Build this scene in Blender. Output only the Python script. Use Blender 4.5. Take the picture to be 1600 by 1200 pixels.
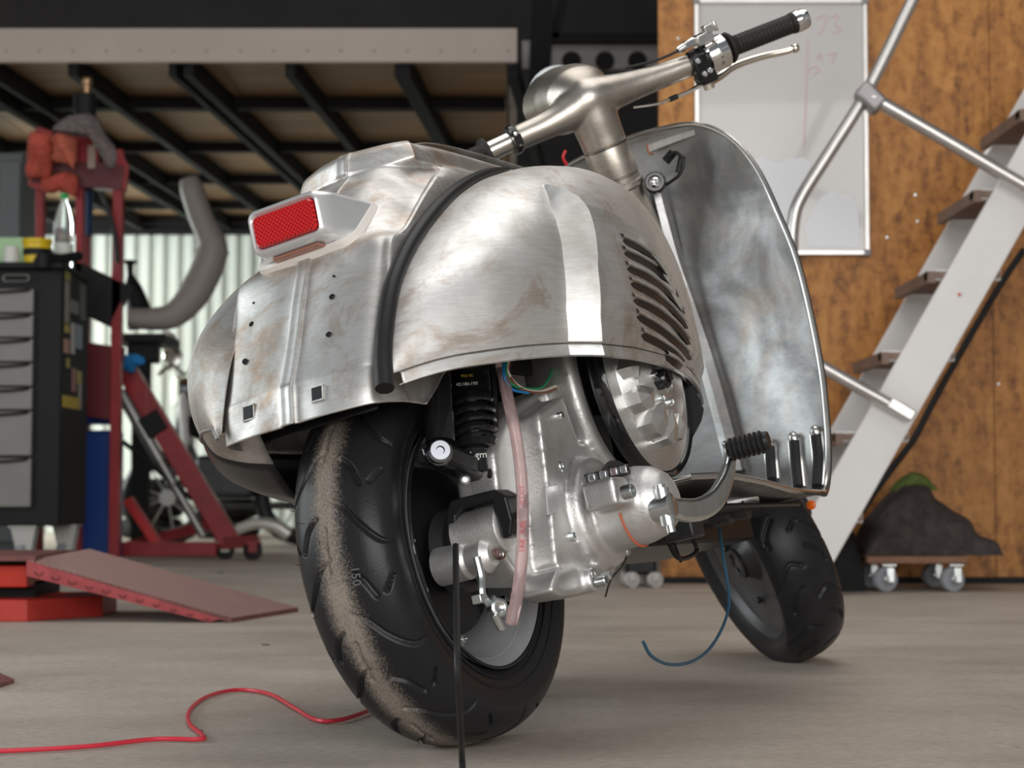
import bpy, bmesh, math, random
import numpy as np
from mathutils import Matrix, Vector
random.seed(7); rng = np.random.default_rng(7)
sc = bpy.context.scene
for o in list(bpy.data.objects): bpy.data.objects.remove(o)
col = sc.collection

# ------------------------------------------------------------------ camera
FPX, HORIZON, CAMZ = 2930.0, 760.0, 0.36          # focal length in px (1600 wide), horizon row, lens height
PITCH = math.atan((HORIZON-600)/FPX)
cam_d = bpy.data.cameras.new('camera'); cam = bpy.data.objects.new('camera', cam_d); col.objects.link(cam)
cam.location = (0, 0, CAMZ); cam.rotation_euler = (math.pi/2+PITCH, 0, 0)
cam_d.sensor_width = 36; cam_d.lens = FPX/1600*36; cam_d.clip_end = 200
cam_d.dof.use_dof = True; cam_d.dof.focus_distance = 2.75; cam_d.dof.aperture_fstop = 6.8
sc.camera = cam
# ------------------------------------------------------------------ world, lights, exposure
sc.view_settings.view_transform = 'Standard'; sc.view_settings.look = 'None'
sc.view_settings.gamma = 1; sc.view_settings.use_curve_mapping = False
sc.view_settings.exposure = 0.0
w = bpy.data.worlds.new('world'); sc.world = w; w.use_nodes = True
bg = w.node_tree.nodes['Background']; bg.inputs[0].default_value = (0.86, 0.93, 1.0, 1); bg.inputs[1].default_value = 0.18
def area(name, loc, rot, sx, sy, power, color):
    l = bpy.data.lights.new(name, 'AREA'); l.shape = 'RECTANGLE'; l.size = sx; l.size_y = sy
    l.energy = power; l.color = color
    o = bpy.data.objects.new(name, l); col.objects.link(o); o.location = loc; o.rotation_euler = rot
    return o
# daylight through the open hall door behind the camera, and a roof-light strip over the bay
area('door_daylight', (1.2, -4.5, 2.3), (math.radians(82), 0, math.radians(6)), 6.5, 3.6, 430, (1, .98, .95))
area('side_door_daylight', (-5.6, 3.0, 2.0), (math.radians(80), 0, math.radians(-98)), 4.0, 3.2, 150, (.90, .97, 1))
area('roof_light', (0.3, 3.6, 4.9), (0, 0, 0), 3.4, 4.4, 105, (1, .98, .95))
area('rear_window_daylight', (-5.2, 12.6, 1.7), (math.radians(82), 0, math.radians(-70)), 2.6, 1.9, 190, (.93, 1, .97))

# ------------------------------------------------------------------ maths helpers
_cp, _sp = math.cos(PITCH), math.sin(PITCH)
def ray(px, py): return np.array([(px-800)/FPX, _cp-(600-py)/FPX*_sp, _sp+(600-py)/FPX*_cp])
CAMP = np.array([0, 0, CAMZ])
def at(px, py, Y):                                  # point of the vertical plane y = Y
    r = ray(px, py); return CAMP+r*(Y/r[1])
def gr(px, py, z=0.0):                              # point of the floor
    r = ray(px, py); return CAMP+r*((z-CAMZ)/r[2])
TH, PH = math.radians(27.5), math.radians(13.3)     # heading and lean of the scooter
BO = np.array([-.05, 2.63, .004])
_f = np.array([math.sin(TH), math.cos(TH), 0]); _r = np.array([math.cos(TH), -math.sin(TH), 0]); _z = np.array([0, 0, 1.])
_u = _z*math.cos(PH)-_r*math.sin(PH); _l = -(_r*math.cos(PH)+_z*math.sin(PH))
BM = np.stack([_f, _l, _u], 1)
def bk(px, py, y=None, x=None, z=None):             # point of a plane of the scooter's own frame (x forward, y left, z up)
    ax, v = (1, y) if y is not None else ((0, x) if x is not None else (2, z))
    r = ray(px, py)@BM; c = (CAMP-BO)@BM
    return c+r*((v-c[ax])/r[ax])
def toworld(p): return BO+np.asarray(p, float)@BM.T
RAKE, STEER = math.radians(25), math.radians(40)
SP0 = np.array([1.079, 0, .779])
_ax = np.array([-math.sin(RAKE), 0, math.cos(RAKE)]); _f0 = np.array([math.cos(RAKE), 0, math.sin(RAKE)]); _l0 = np.array([0, 1., 0])
_f1 = _f0*math.cos(STEER)+_l0*math.sin(STEER); _l1 = _l0*math.cos(STEER)-_f0*math.sin(STEER)
SM = np.stack([_f1, _l1, _ax], 1)
def st(u, v, s): return SP0+SM@np.array([u, v, s])  # steering frame -> scooter frame
def steer(p):                                       # straight-ahead point -> steered point
    q = np.asarray(p, float)-SP0
    return SP0+SM@np.array([q@_f0, q@_l0, q@_ax])

def cr(pts, n, closed=False):                       # Catmull-Rom resample
    P = np.asarray(pts, float); k = len(P)
    if closed: ext = np.concatenate([P[-1:], P, P[:2]]); m = k
    else: ext = np.concatenate([2*P[:1]-P[1:2], P, 2*P[-1:]-P[-2:-1]]); m = k-1
    ts = np.linspace(0, m, n, endpoint=not closed)
    i = np.minimum(ts.astype(int), m-1); t = (ts-i)
    t = t.reshape((-1,)+(1,)*(P.ndim-1))
    a, b_, c, d = ext[i], ext[i+1], ext[i+2], ext[i+3]
    return .5*(2*b_+(c-a)*t+(2*a-5*b_+4*c-d)*t**2+(3*b_-a-3*c+d)*t**3)
def unit(v): v = np.asarray(v, float); return v/np.linalg.norm(v)
def frame(d):
    d = unit(d); a = np.array([0, 0, 1.]) if abs(d[2]) < .9 else np.array([1., 0, 0])
    x = unit(np.cross(a, d)); return x, np.cross(d, x), d

class MB:
    def __init__(s): s.V = []; s.F = []; s.n = 0
    def add(s, v, f):
        v = [tuple(float(c) for c in p) for p in v]; s.V += v
        s.F += [tuple(i+s.n for i in q) for q in f]; s.n += len(v); return s
    def box(s, c, size, R=None):
        R = np.eye(3) if R is None else np.asarray(R, float); h = np.asarray(size, float)/2; c = np.asarray(c, float)
        v = [c+R@(h*np.array([i, j, k])) for i in (-1, 1) for j in (-1, 1) for k in (-1, 1)]
        return s.add(v, [(0, 1, 3, 2), (4, 6, 7, 5), (0, 4, 5, 1), (2, 3, 7, 6), (0, 2, 6, 4), (1, 5, 7, 3)])
    def beam(s, a, b, wd, ht, upv=(0, 0, 1)):           # box from a to b
        a = np.asarray(a, float); b = np.asarray(b, float); d = unit(b-a); x = unit(np.cross(d, upv)); z = np.cross(x, d)
        return s.box((a+b)/2, (np.linalg.norm(b-a), wd, ht), np.stack([d, x, z], 1))
    def grid(s, P, closeu=False, closev=False):
        P = np.asarray(P, float); nu, nv = P.shape[:2]; f = []
        for i in range(nu if closeu else nu-1):
            for j in range(nv if closev else nv-1):
                i2, j2 = (i+1) % nu, (j+1) % nv
                f.append((i*nv+j, i2*nv+j, i2*nv+j2, i*nv+j2))
        return s.add(P.reshape(-1, 3), f)
    def tube(s, path, r, n=12, cap=True, closed=False, flat=None):
        P = np.asarray(path, float); k = len(P); r = np.broadcast_to(np.asarray(r, float), (k,))
        T = np.gradient(P, axis=0) if not closed else (np.roll(P, -1, 0)-np.roll(P, 1, 0))
        T /= np.linalg.norm(T, axis=1)[:, None]+1e-12
        x, y, _ = frame(T[0]); rings = []
        if flat is not None: x = unit(np.asarray(flat, float)-T[0]*(T[0]@np.asarray(flat, float)))
        for i in range(k):
            x = unit(x-T[i]*(x@T[i])); y = np.cross(T[i], x)
            a = np.linspace(0, 2*math.pi, n, endpoint=False)
            rings.append(P[i]+r[i]*(np.cos(a)[:, None]*x+np.sin(a)[:, None]*y))
        base = s.n; s.grid(np.array(rings), closeu=closed, closev=True)
        if cap and not closed:
            s.F.append(tuple(base+j for j in range(n))[::-1]); s.F.append(tuple(base+(k-1)*n+j for j in range(n)))
        return s
    def lathe(s, o, axis, prof, n=32, cap=True, xdir=None):  # prof: (distance along axis, radius)
        x, y, d = frame(axis); o = np.asarray(o, float)
        a = np.linspace(0, 2*math.pi, n, endpoint=False); base = s.n
        R = np.array([o+d*h+rr*(np.cos(a)[:, None]*x+np.sin(a)[:, None]*y) for h, rr in prof])
        s.grid(R, closev=True)
        if cap:
            if prof[0][1] > 1e-5: s.F.append(tuple(base+j for j in range(n))[::-1])
            if prof[-1][1] > 1e-5: s.F.append(tuple(base+(len(prof)-1)*n+j for j in range(n)))
        return s
    def cyl(s, a, b, r, n=20, r2=None):
        a = np.asarray(a, float); b = np.asarray(b, float); L = np.linalg.norm(b-a)
        return s.lathe(a, b-a, [(0, r), (L, r if r2 is None else r2)], n)
    def prism(s, poly, vec):
        P = np.asarray(poly, float); k = len(P); v = np.asarray(vec, float)
        return s.add(list(P)+list(P+v), [tuple(range(k)), tuple(range(2*k-1, k-1, -1))]+[(i, i+k, (i+1) % k+k, (i+1) % k) for i in range(k)])
    def ball(s, c, r, n=14, sz=(1, 1, 1)):
        c = np.asarray(c, float); q = np.linspace(-math.pi/2, math.pi/2, n//2+2)
        a = np.linspace(0, 2*math.pi, n, endpoint=False)
        R = np.array([[c+r*np.array(sz)*np.array([math.cos(t)*math.cos(b_), math.cos(t)*math.sin(b_), math.sin(t)]) for b_ in a] for t in q])
        return s.grid(R, closev=True)
    def build(s, name, m, parent=None, smooth=35, bevel=0, solid=0, sub=0, remesh=0, rsmooth=6, offset=-1, weld=True):
        me = bpy.data.meshes.new(name); me.from_pydata(s.V, [], s.F)
        bm = bmesh.new(); bm.from_mesh(me)
        if weld: bmesh.ops.remove_doubles(bm, verts=bm.verts, dist=1e-5)
        bmesh.ops.recalc_face_normals(bm, faces=bm.faces); bm.to_mesh(me); bm.free()
        if smooth:
            me.shade_smooth()
            if smooth < 180: me.set_sharp_from_angle(angle=math.radians(smooth))
        me.materials.append(m)
        o = bpy.data.objects.new(name, me); col.objects.link(o)
        if parent is not None: o.parent = parent
        if remesh:
            d = o.modifiers.new('remesh', 'REMESH'); d.mode = 'VOXEL'; d.voxel_size = remesh; d.use_smooth_shade = True
            d = o.modifiers.new('smooth', 'SMOOTH'); d.iterations = rsmooth; d.factor = .5
        if solid: d = o.modifiers.new('solid', 'SOLIDIFY'); d.thickness = solid; d.offset = offset
        if bevel: d = o.modifiers.new('bevel', 'BEVEL'); d.width = bevel; d.segments = 2; d.limit_method = 'ANGLE'; d.angle_limit = math.radians(40)
        if sub: d = o.modifiers.new('sub', 'SUBSURF'); d.levels = sub; d.render_levels = sub
        return o
def thing(name, label, cat, loc=(0, 0, 0), group=None):
    o = bpy.data.objects.new(name, None); col.objects.link(o); o.location = loc; o.empty_display_size = .05
    return tag(o, label, cat, group)
def tag(o, label, cat, group=None):
    o['label'] = label; o['category'] = cat
    if group: o['group'] = group
    return o
def struct(o, label=None):
    o['kind'] = 'structure'
    if label: o['label'] = label
    return o

# ------------------------------------------------------------------ materials
def N(nt, t, **kw):
    n = nt.nodes.new(t)
    for k, v in kw.items():
        if k in n.inputs: n.inputs[k].default_value = v
        else: setattr(n, k, v)
    return n
def mat(name, colr, metal=0, rough=.5, vary=0, vscale=8, bump=0, bscale=60, stretch=(1, 1, 1), coat=0, trans=0, rvary=0, ior=1.45, alpha=1):
    m = bpy.data.materials.new(name); m.use_nodes = True; nt = m.node_tree; p = nt.nodes['Principled BSDF']; L = nt.links.new
    c = tuple(colr)+(1,)
    p.inputs['Base Color'].default_value = c; p.inputs['Metallic'].default_value = metal; p.inputs['Roughness'].default_value = rough
    if max(colr) < .03 and not metal: p.inputs['Specular IOR Level'].default_value = .3
    p.inputs['Coat Weight'].default_value = coat; p.inputs['Transmission Weight'].default_value = trans; p.inputs['IOR'].default_value = ior
    tc = N(nt, 'ShaderNodeTexCoord'); mp = N(nt, 'ShaderNodeMapping'); mp.inputs['Scale'].default_value = stretch
    L(tc.outputs['Object'], mp.inputs[0])
    if vary or rvary:
        n = N(nt, 'ShaderNodeTexNoise', Scale=vscale, Detail=6, Roughness=.6); L(mp.outputs[0], n.inputs['Vector'])
        if vary:
            r = N(nt, 'ShaderNodeValToRGB'); r.color_ramp.elements[0].position = .3; r.color_ramp.elements[1].position = .7
            r.color_ramp.elements[0].color = tuple(x*(1-vary) for x in colr)+(1,)
            r.color_ramp.elements[1].color = tuple(min(1, x*(1+vary)) for x in colr)+(1,)
            L(n.outputs[0], r.inputs[0]); L(r.outputs[0], p.inputs['Base Color'])
        if rvary:
            q = N(nt, 'ShaderNodeMapRange'); q.inputs[3].default_value = max(.03, rough-rvary); q.inputs[4].default_value = min(1, rough+rvary)
            q.inputs[1].default_value = .3; q.inputs[2].default_value = .7
            L(n.outputs[0], q.inputs[0]); L(q.outputs[0], p.inputs['Roughness'])
    if bump:
        n2 = N(nt, 'ShaderNodeTexNoise', Scale=bscale, Detail=4); L(mp.outputs[0], n2.inputs['Vector'])
        b = N(nt, 'ShaderNodeBump', Strength=bump, Distance=.002); L(n2.outputs[0], b.inputs['Height']); L(b.outputs[0], p.inputs['Normal'])
    return m
def steel_mat(name, light, dark, rust=.35, rough=.36, seed=0):
    m = bpy.data.materials.new(name); m.use_nodes = True; nt = m.node_tree; p = nt.nodes['Principled BSDF']; L = nt.links.new
    p.inputs['Metallic'].default_value = 1
    tc = N(nt, 'ShaderNodeTexCoord'); mp = N(nt, 'ShaderNodeMapping'); mp.inputs['Location'].default_value = (seed*3.1, seed*1.7, seed)
    L(tc.outputs['Object'], mp.inputs[0])
    n1 = N(nt, 'ShaderNodeTexNoise', Scale=5.5, Detail=7, Roughness=.62, Distortion=.6); L(mp.outputs[0], n1.inputs['Vector'])
    r1 = N(nt, 'ShaderNodeValToRGB'); e = r1.color_ramp.elements; e[0].position = .36; e[1].position = .60; e[0].color = dark+(1,); e[1].color = light+(1,)
    L(n1.outputs[0], r1.inputs[0])
    n2 = N(nt, 'ShaderNodeTexNoise', Scale=7.0, Detail=9, Roughness=.72, Distortion=1.2)
    mp2 = N(nt, 'ShaderNodeMapping'); mp2.inputs['Location'].default_value = (4.2+seed, 1.1, 7.7); L(tc.outputs['Object'], mp2.inputs[0]); L(mp2.outputs[0], n2.inputs['Vector'])
    r2 = N(nt, 'ShaderNodeMapRange'); r2.inputs[1].default_value = .50; r2.inputs[2].default_value = .72; r2.inputs[4].default_value = rust; L(n2.outputs[0], r2.inputs[0])
    mx = N(nt, 'ShaderNodeMix', data_type='RGBA'); L(r2.outputs[0], mx.inputs[0]); L(r1.outputs[0], mx.inputs[6]); mx.inputs[7].default_value = (.38, .225, .12, 1)
    # fine brushed scratches
    mp3 = N(nt, 'ShaderNodeMapping'); mp3.inputs['Scale'].default_value = (18, 60, 420); mp3.inputs['Rotation'].default_value = (.3, .25, 0); L(tc.outputs['Object'], mp3.inputs[0])
    n3 = N(nt, 'ShaderNodeTexNoise', Scale=1.0, Detail=3); L(mp3.outputs[0], n3.inputs['Vector'])
    hs = N(nt, 'ShaderNodeHueSaturation'); mr = N(nt, 'ShaderNodeMapRange'); mr.inputs[3].default_value = .91; mr.inputs[4].default_value = 1.09
    mr.inputs[1].default_value = .25; mr.inputs[2].default_value = .75
    L(n3.outputs[0], mr.inputs[0]); L(mr.outputs[0], hs.inputs['Value']); L(mx.outputs[2], hs.inputs['Color']); L(hs.outputs[0], p.inputs['Base Color'])
    ro = N(nt, 'ShaderNodeMapRange'); ro.inputs[1].default_value = .3; ro.inputs[2].default_value = .7; ro.inputs[3].default_value = rough+.12; ro.inputs[4].default_value = rough-.06
    L(n1.outputs[0], ro.inputs[0]); L(ro.outputs[0], p.inputs['Roughness'])
    b = N(nt, 'ShaderNodeBump', Strength=.07, Distance=.001); L(n3.outputs[0], b.inputs['Height'])
    b2 = N(nt, 'ShaderNodeBump', Strength=.07, Distance=.004); L(n2.outputs[0], b2.inputs['Height']); L(b.outputs[0], b2.inputs['Normal']); L(b2.outputs[0], p.inputs['Normal'])
    return m
steel = steel_mat('bare_steel', (.72, .712, .695), (.37, .35, .325), .9, .48)
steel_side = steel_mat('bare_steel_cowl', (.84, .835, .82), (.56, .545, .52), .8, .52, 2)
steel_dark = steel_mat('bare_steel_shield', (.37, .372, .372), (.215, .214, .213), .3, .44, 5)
steel_warm = steel_mat('bare_steel_headset', (.58, .535, .48), (.36, .33, .295), .3, .36, 8)
cast = mat('cast_aluminium', (.68, .675, .665), .9, .45, .12, 14, .22, 260, rvary=.08)
machined = mat('machined_aluminium', (.84, .84, .83), 1, .36, .06, 30)
silver = mat('silver_paint', (.66, .67, .68), .55, .34, .05, 8, coat=.3)
chrome = mat('chrome', (.85, .84, .82), 1, .10)
zinc = mat('zinc_plate', (.70, .74, .74), 1, .26, .12, 40)
black_rub = mat('black_rubber', (.018, .018, .019), 0, .42)
black_paint = mat('black_paint', (.012, .012, .013), 0, .32)
satin = mat('satin_trim', (.62, .61, .59), 1, .27)
black_gloss = mat('black_gloss', (.010, .010, .011), 0, .16, coat=.5)
grip_mat = mat('grip_rubber', (.022, .019, .018), 0, .55, .2, 60)
dark_metal = mat('dark_metal', (.06, .06, .065), .7, .42, .2, 20)

# ------------------------------------------------------------------ the hall
def floor_mat():
    m = bpy.data.materials.new('concrete_floor'); m.use_nodes = True; nt = m.node_tree; p = nt.nodes['Principled BSDF']; L = nt.links.new
    tc = N(nt, 'ShaderNodeTexCoord')
    mp = N(nt, 'ShaderNodeMapping'); mp.inputs['Scale'].default_value = (1.0, 1.6, 1); L(tc.outputs['Object'], mp.inputs[0])
    n1 = N(nt, 'ShaderNodeTexNoise', Scale=1.6, Detail=8, Roughness=.65); L(mp.outputs[0], n1.inputs['Vector'])
    r1 = N(nt, 'ShaderNodeValToRGB'); e = r1.color_ramp.elements; e[0].position = .3; e[1].position = .7; e[0].color = (.335, .285, .240, 1); e[1].color = (.52, .458, .398, 1); L(n1.outputs[0], r1.inputs[0])
    n2 = N(nt, 'ShaderNodeTexNoise', Scale=55, Detail=6, Roughness=.7); L(mp.outputs[0], n2.inputs['Vector'])
    mr = N(nt, 'ShaderNodeMapRange'); mr.inputs[1].default_value = .3; mr.inputs[2].default_value = .7; mr.inputs[3].default_value = .78; mr.inputs[4].default_value = 1.2; L(n2.outputs[0], mr.inputs[0])
    hs = N(nt, 'ShaderNodeHueSaturation'); L(r1.outputs[0], hs.inputs['Color']); L(mr.outputs[0], hs.inputs['Value'])
    n4 = N(nt, 'ShaderNodeTexNoise', Scale=2.3, Detail=10, Roughness=.8, Distortion=2.0); L(tc.outputs['Object'], n4.inputs['Vector'])
    r4 = N(nt, 'ShaderNodeMapRange'); r4.inputs[1].default_value = .66; r4.inputs[2].default_value = .74; r4.inputs[4].default_value = .45; L(n4.outputs[0], r4.inputs[0])
    mx = N(nt, 'ShaderNodeMix', data_type='RGBA'); L(r4.outputs[0], mx.inputs[0]); L(hs.outputs[0], mx.inputs[6]); mx.inputs[7].default_value = (.62, .59, .55, 1)
    # dark stains and grit
    v = N(nt, 'ShaderNodeTexVoronoi', Scale=9); L(tc.outputs['Object'], v.inputs['Vector'])
    rv = N(nt, 'ShaderNodeMapRange'); rv.inputs[1].default_value = .0; rv.inputs[2].default_value = .085; rv.inputs[3].default_value = .5; rv.inputs[4].default_value = 0; L(v.outputs['Distance'], rv.inputs[0])
    mx2 = N(nt, 'ShaderNodeMix', data_type='RGBA'); L(rv.outputs[0], mx2.inputs[0]); L(mx.outputs[2], mx2.inputs[6]); mx2.inputs[7].default_value = (.12, .10, .09, 1)
    L(mx2.outputs[2], p.inputs['Base Color']); p.inputs['Roughness'].default_value = .62
    b = N(nt, 'ShaderNodeBump', Strength=.35, Distance=.004); L(n2.outputs[0], b.inputs['Height']); L(b.outputs[0], p.inputs['Normal'])
    return m
def osb_mat():
    m = bpy.data.materials.new('osb_board'); m.use_nodes = True; nt = m.node_tree; p = nt.nodes['Principled BSDF']; L = nt.links.new
    tc = N(nt, 'ShaderNodeTexCoord')
    def chips(scale, st, rot, lo, hi):
        mp = N(nt, 'ShaderNodeMapping'); mp.inputs['Scale'].default_value = st; mp.inputs['Rotation'].default_value = rot; L(tc.outputs['Object'], mp.inputs[0])
        v = N(nt, 'ShaderNodeTexVoronoi', Scale=scale); L(mp.outputs[0], v.inputs['Vector'])
        return v
    v1 = chips(9, (2.4, 1, .8), (0, .35, 0), 0, 1); v2 = chips(16, (2.4, 1, .8), (0, -.5, 0), 0, 1)
    bw = N(nt, 'ShaderNodeRGBToBW'); L(v1.outputs['Color'], bw.inputs[0]); bw2 = N(nt, 'ShaderNodeRGBToBW'); L(v2.outputs['Color'], bw2.inputs[0])
    n = N(nt, 'ShaderNodeTexNoise', Scale=26, Detail=6, Roughness=.7); L(tc.outputs['Object'], n.inputs['Vector'])
    a = N(nt, 'ShaderNodeMath', operation='ADD'); L(bw.outputs[0], a.inputs[0]); L(bw2.outputs[0], a.inputs[1])
    a2 = N(nt, 'ShaderNodeMath', operation='MULTIPLY_ADD'); L(a.outputs[0], a2.inputs[0]); a2.inputs[1].default_value = .25; L(n.outputs[0], a2.inputs[2])
    r = N(nt, 'ShaderNodeValToRGB'); e = r.color_ramp.elements; e[0].position = .48; e[0].color = (.15, .052, .010, 1); e[1].position = .98; e[1].color = (.52, .235, .055, 1)
    k = r.color_ramp.elements.new(.72); k.color = (.39, .155, .030, 1)
    L(a2.outputs[0], r.inputs[0]); L(r.outputs[0], p.inputs['Base Color']); p.inputs['Roughness'].default_value = .55
    b = N(nt, 'ShaderNodeBump', Strength=.3, Distance=.004); L(a2.outputs[0], b.inputs['Height']); L(b.outputs[0], p.inputs['Normal'])
    return m
def ply_mat():
    m = mat('plywood_deck', (.36, .22, .11), 0, .6, .22, 2.2, .15, 40, stretch=(1, 4, 1)); return m
M_floor, M_osb, M_ply = floor_mat(), osb_mat(), ply_mat()
M_white_wall = mat('white_sheet_wall', (.70, .74, .69), 0, .5, .06, 2)
M_dark = mat('dark_roof', (.022, .021, .023), 0, .8, .3, 2)
M_grey_roof = mat('grey_roof_sheet', (.045, .042, .043), .2, .6, .2, 2)
M_black_steel = mat('black_steel', (.010, .0095, .010), 0, .75)
M_beam = mat('pinkish_fascia', (.44, .365, .325), 0, .55, .05, 3, .1, 30)

f = MB(); f.box((1, 6, -.06), (16, 24, .12)); struct(f.build('floor', M_floor, smooth=0))
YW = 7.0
x0 = at(1030, 500, YW)[0]
def board(xa, xb, za, zb):
    b = MB(); b.box(((xa+xb)/2, YW+.012, (za+zb)/2), (xb-xa-.003, .024, zb-za-.003)); return b
wr = bpy.data.objects.new('wall_right', None); col.objects.link(wr); struct(wr, 'orange brown strand board wall behind the stairs')
for (xa, xb, za, zb) in ((x0, x0+1.25, .02, 2.52), (x0+1.25, x0+2.5, .02, 2.52), (x0+2.5, x0+3.75, .02, 2.52), (x0, x0+2.5, 2.52, 3.77)):
    board(xa, xb, za, zb).build('board', M_osb, wr, smooth=0)
s = MB()
for px, py in ((1430, 305), (1434, 346), (1386, 371), (1150, 820), (1560, 600), (1060, 60), (1060, 330)):
    p = at(px, py, YW); s = MB(); s.lathe(p+np.array([0, .002, 0]), (0, -1, 0), [(0, .006), (.004, .006), (.006, .003)], 10); s.build('screw_head', zinc, wr)
# base strip of the board wall
b = MB(); b.box((x0+2.5, YW+.01, .012), (5, .05, .024)); struct(b.build('baseboard_right', M_dark, smooth=0))
# white sheet wall at the far end with raised ribs
YB = 14.7
wb = bpy.data.objects.new('wall_back', None); col.objects.link(wb); struct(wb, 'white ribbed sheet metal wall at the far end')
b = MB(); b.box((-1.5, YB+.06, 2.6), (14, .08, 5.2)); b.build('wall_sheet', M_white_wall, wb, smooth=0)
me0 = None
for i in range(46):
    X = -4.6+i*.115
    r_ = MB(); h = 3.2
    r_.prism([(X-.03, YB+.022, 0), (X-.018, YB, 0), (X+.018, YB, 0), (X+.03, YB+.022, 0)], (0, 0, h))
    r_.build('rib', M_white_wall, wb, smooth=0)
b = MB(); b.box((-6.5, 8, 2.6), (.1, 14, 5.2)); struct(b.build('wall_left', M_white_wall, smooth=0))
b = MB(); b.box((4.9, 3.2, 2.6), (.1, 9.5, 5.2)); struct(b.build('wall_side', mat('grey_side_wall', (.30, .29, .28), 0, .7, .2, 2), smooth=0))
b = MB(); b.box((0, 8.6, 5.25), (13, 13, .1)); struct(b.build('ceiling', M_dark, smooth=0))
# dark space above and beside the loft: gable sheet, grey perforated purlin
gp = MB(); gp.box((0, 13.0, 3.9), (12, .06, 2.6)); o = struct(gp.build('wall_gable', M_grey_roof, smooth=0))
pr = bpy.data.objects.new('trim_1', None); col.objects.link(pr); struct(pr, 'grey perforated steel purlin under the roof')
YP = 9.6
a0, a1 = at(845, 64, YP), at(1040, 110, YP)
b = MB(); b.box(((a0[0]+a1[0])/2+.3, YP, (a0[2]+a1[2])/2), (a1[0]-a0[0]+.8, .05, a0[2]-a1[2])); b.build('purlin', mat('purlin_grey', (.22, .205, .20), .3, .5, .15, 6), pr, bevel=.006)
for px in (893, 945, 996):
    p = at(px, 95, YP-.03); b = MB(); b.lathe(p, (0, -1, 0), [(0, .05), (.003, .05)], 20); q = b.build('punched_hole', M_black_steel, pr)
for (pa, pb, wd) in (((858, 60), (1045, 60), .05), ((848, 0), (840, 200), .11), ((880, 0), (865, 60), .05)):
    b = MB(); b.beam(at(*pa, YP-.06), at(*pb, YP-.06), wd, wd, (0, 1, 0)); struct(b.build('trim_2', M_black_steel, smooth=0))
# ------------------------------------------------------------------ loft: fascia, black joists, plywood underside
YF, YE = 9.0, 14.6
zt, zb_ = at(400, 47, YF)[2], at(400, 100, YF)[2]
xe = at(808, 70, YF)[0]
lo = bpy.data.objects.new('ceiling_loft', None); col.objects.link(lo); struct(lo, 'raised storage loft with plywood underside and black steel joists')
xl = -5.6
fa = MB(); fa.box(((xl+xe)/2, YF-.02, (zt+zb_)/2), (xe-xl, .04, zt-zb_)); fo = fa.build('fascia_board', M_beam, lo, bevel=.003)
k = MB()
for i in range(-1, 16):
    p = at(9+i*52.3, 79, YF-.042); q = MB(); q.lathe(p, (0, -1, 0), [(0, .008), (.003, .008), (.005, .004)], 8); q.build('rivet', mat('rivet', (.36, .30, .27), 0, .5) if i == -1 else bpy.data.materials['rivet'], lo)
fs = MB(); fs.box((xe-.02, (YF+YE)/2, (zt+zb_)/2+.0), (.04, YE-YF-.04, zt-zb_)); fs.build('side_board', M_beam, lo, smooth=0)
zd = zb_+.05
y = YF+.03
while y < YE-.2:                                    # plywood sheets
    for (xa, xb) in ((xl, -2.9), (-2.9, -1.45), (-1.45, xe-.05)):
        d = MB(); d.box(((xa+xb)/2, y+.6, zd+.012), (xb-xa-.006, 1.19, .024)); d.build('plywood_sheet', M_ply, lo, smooth=0)
    y += 1.2
for px, wd in ((-75, .05), (0-20, .03), (112, .045), (268, .035), (293, .045), (452, .045), (628, .075), (800, .05), (-240, .05), (-420, .05)):
    X = at(px, 100, YF)[0]; d = MB(); d.beam((X, YF+.02, zb_-.005), (X+.062*(YE-YF), YE-.08, zb_-.005), wd, .10); d.build('joist', M_black_steel, lo, smooth=0)
h = zb_-CAMZ-.02
for py in (172, 238, 287, 327, 350):
    r = ray(400, py); Y = h/r[2]*r[1]; d = MB(); d.box(((xl+xe)/2-.02, Y, zb_+.01), (xe-xl-.08, .09 if py < 200 else .05, .06)); d.build('cross_member', M_black_steel, lo, smooth=0)
ed = MB(); ed.box(((xl+xe)/2, YE-.03, zb_+.0), (xe-xl, .06, .16)); ed.build('end_beam', M_black_steel, lo, smooth=0)
for (X, Y) in ((xl+.2, YF+.2), (xl+.2, YE-.2), (xe-.1, YE-.15)):
    d = MB(); d.box((X, Y, zb_/2), (.1, .1, zb_)); d.build('post', M_black_steel, lo, smooth=0)

# ------------------------------------------------------------------ the scooter
sct = thing('motor_scooter', 'vintage motor scooter in bare stained steel with no seat, leaning on the concrete floor', 'scooter')
sct.matrix_world = Matrix(((BM[0, 0], BM[0, 1], BM[0, 2], BO[0]), (BM[1, 0], BM[1, 1], BM[1, 2], BO[1]), (BM[2, 0], BM[2, 1], BM[2, 2], BO[2]), (0, 0, 0, 1)))
def interp(x, tab): 
    t = np.array(tab); return np.interp(x, t[:, 0], t[:, 1])
def smooth_tab(tab, n=160):
    t = np.array(tab, float); xs = np.linspace(t[0, 0], t[-1, 0], n)
    # monotone-ish smoothing: linear then box blur
    ys = np.interp(xs, t[:, 0], t[:, 1]); k = np.ones(11)/11
    yp = np.concatenate([2*ys[0]-ys[5:0:-1], ys, 2*ys[-1]-ys[-2:-7:-1]]); ys = np.convolve(yp, k, 'valid')
    return np.stack([xs, ys], 1)

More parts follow.
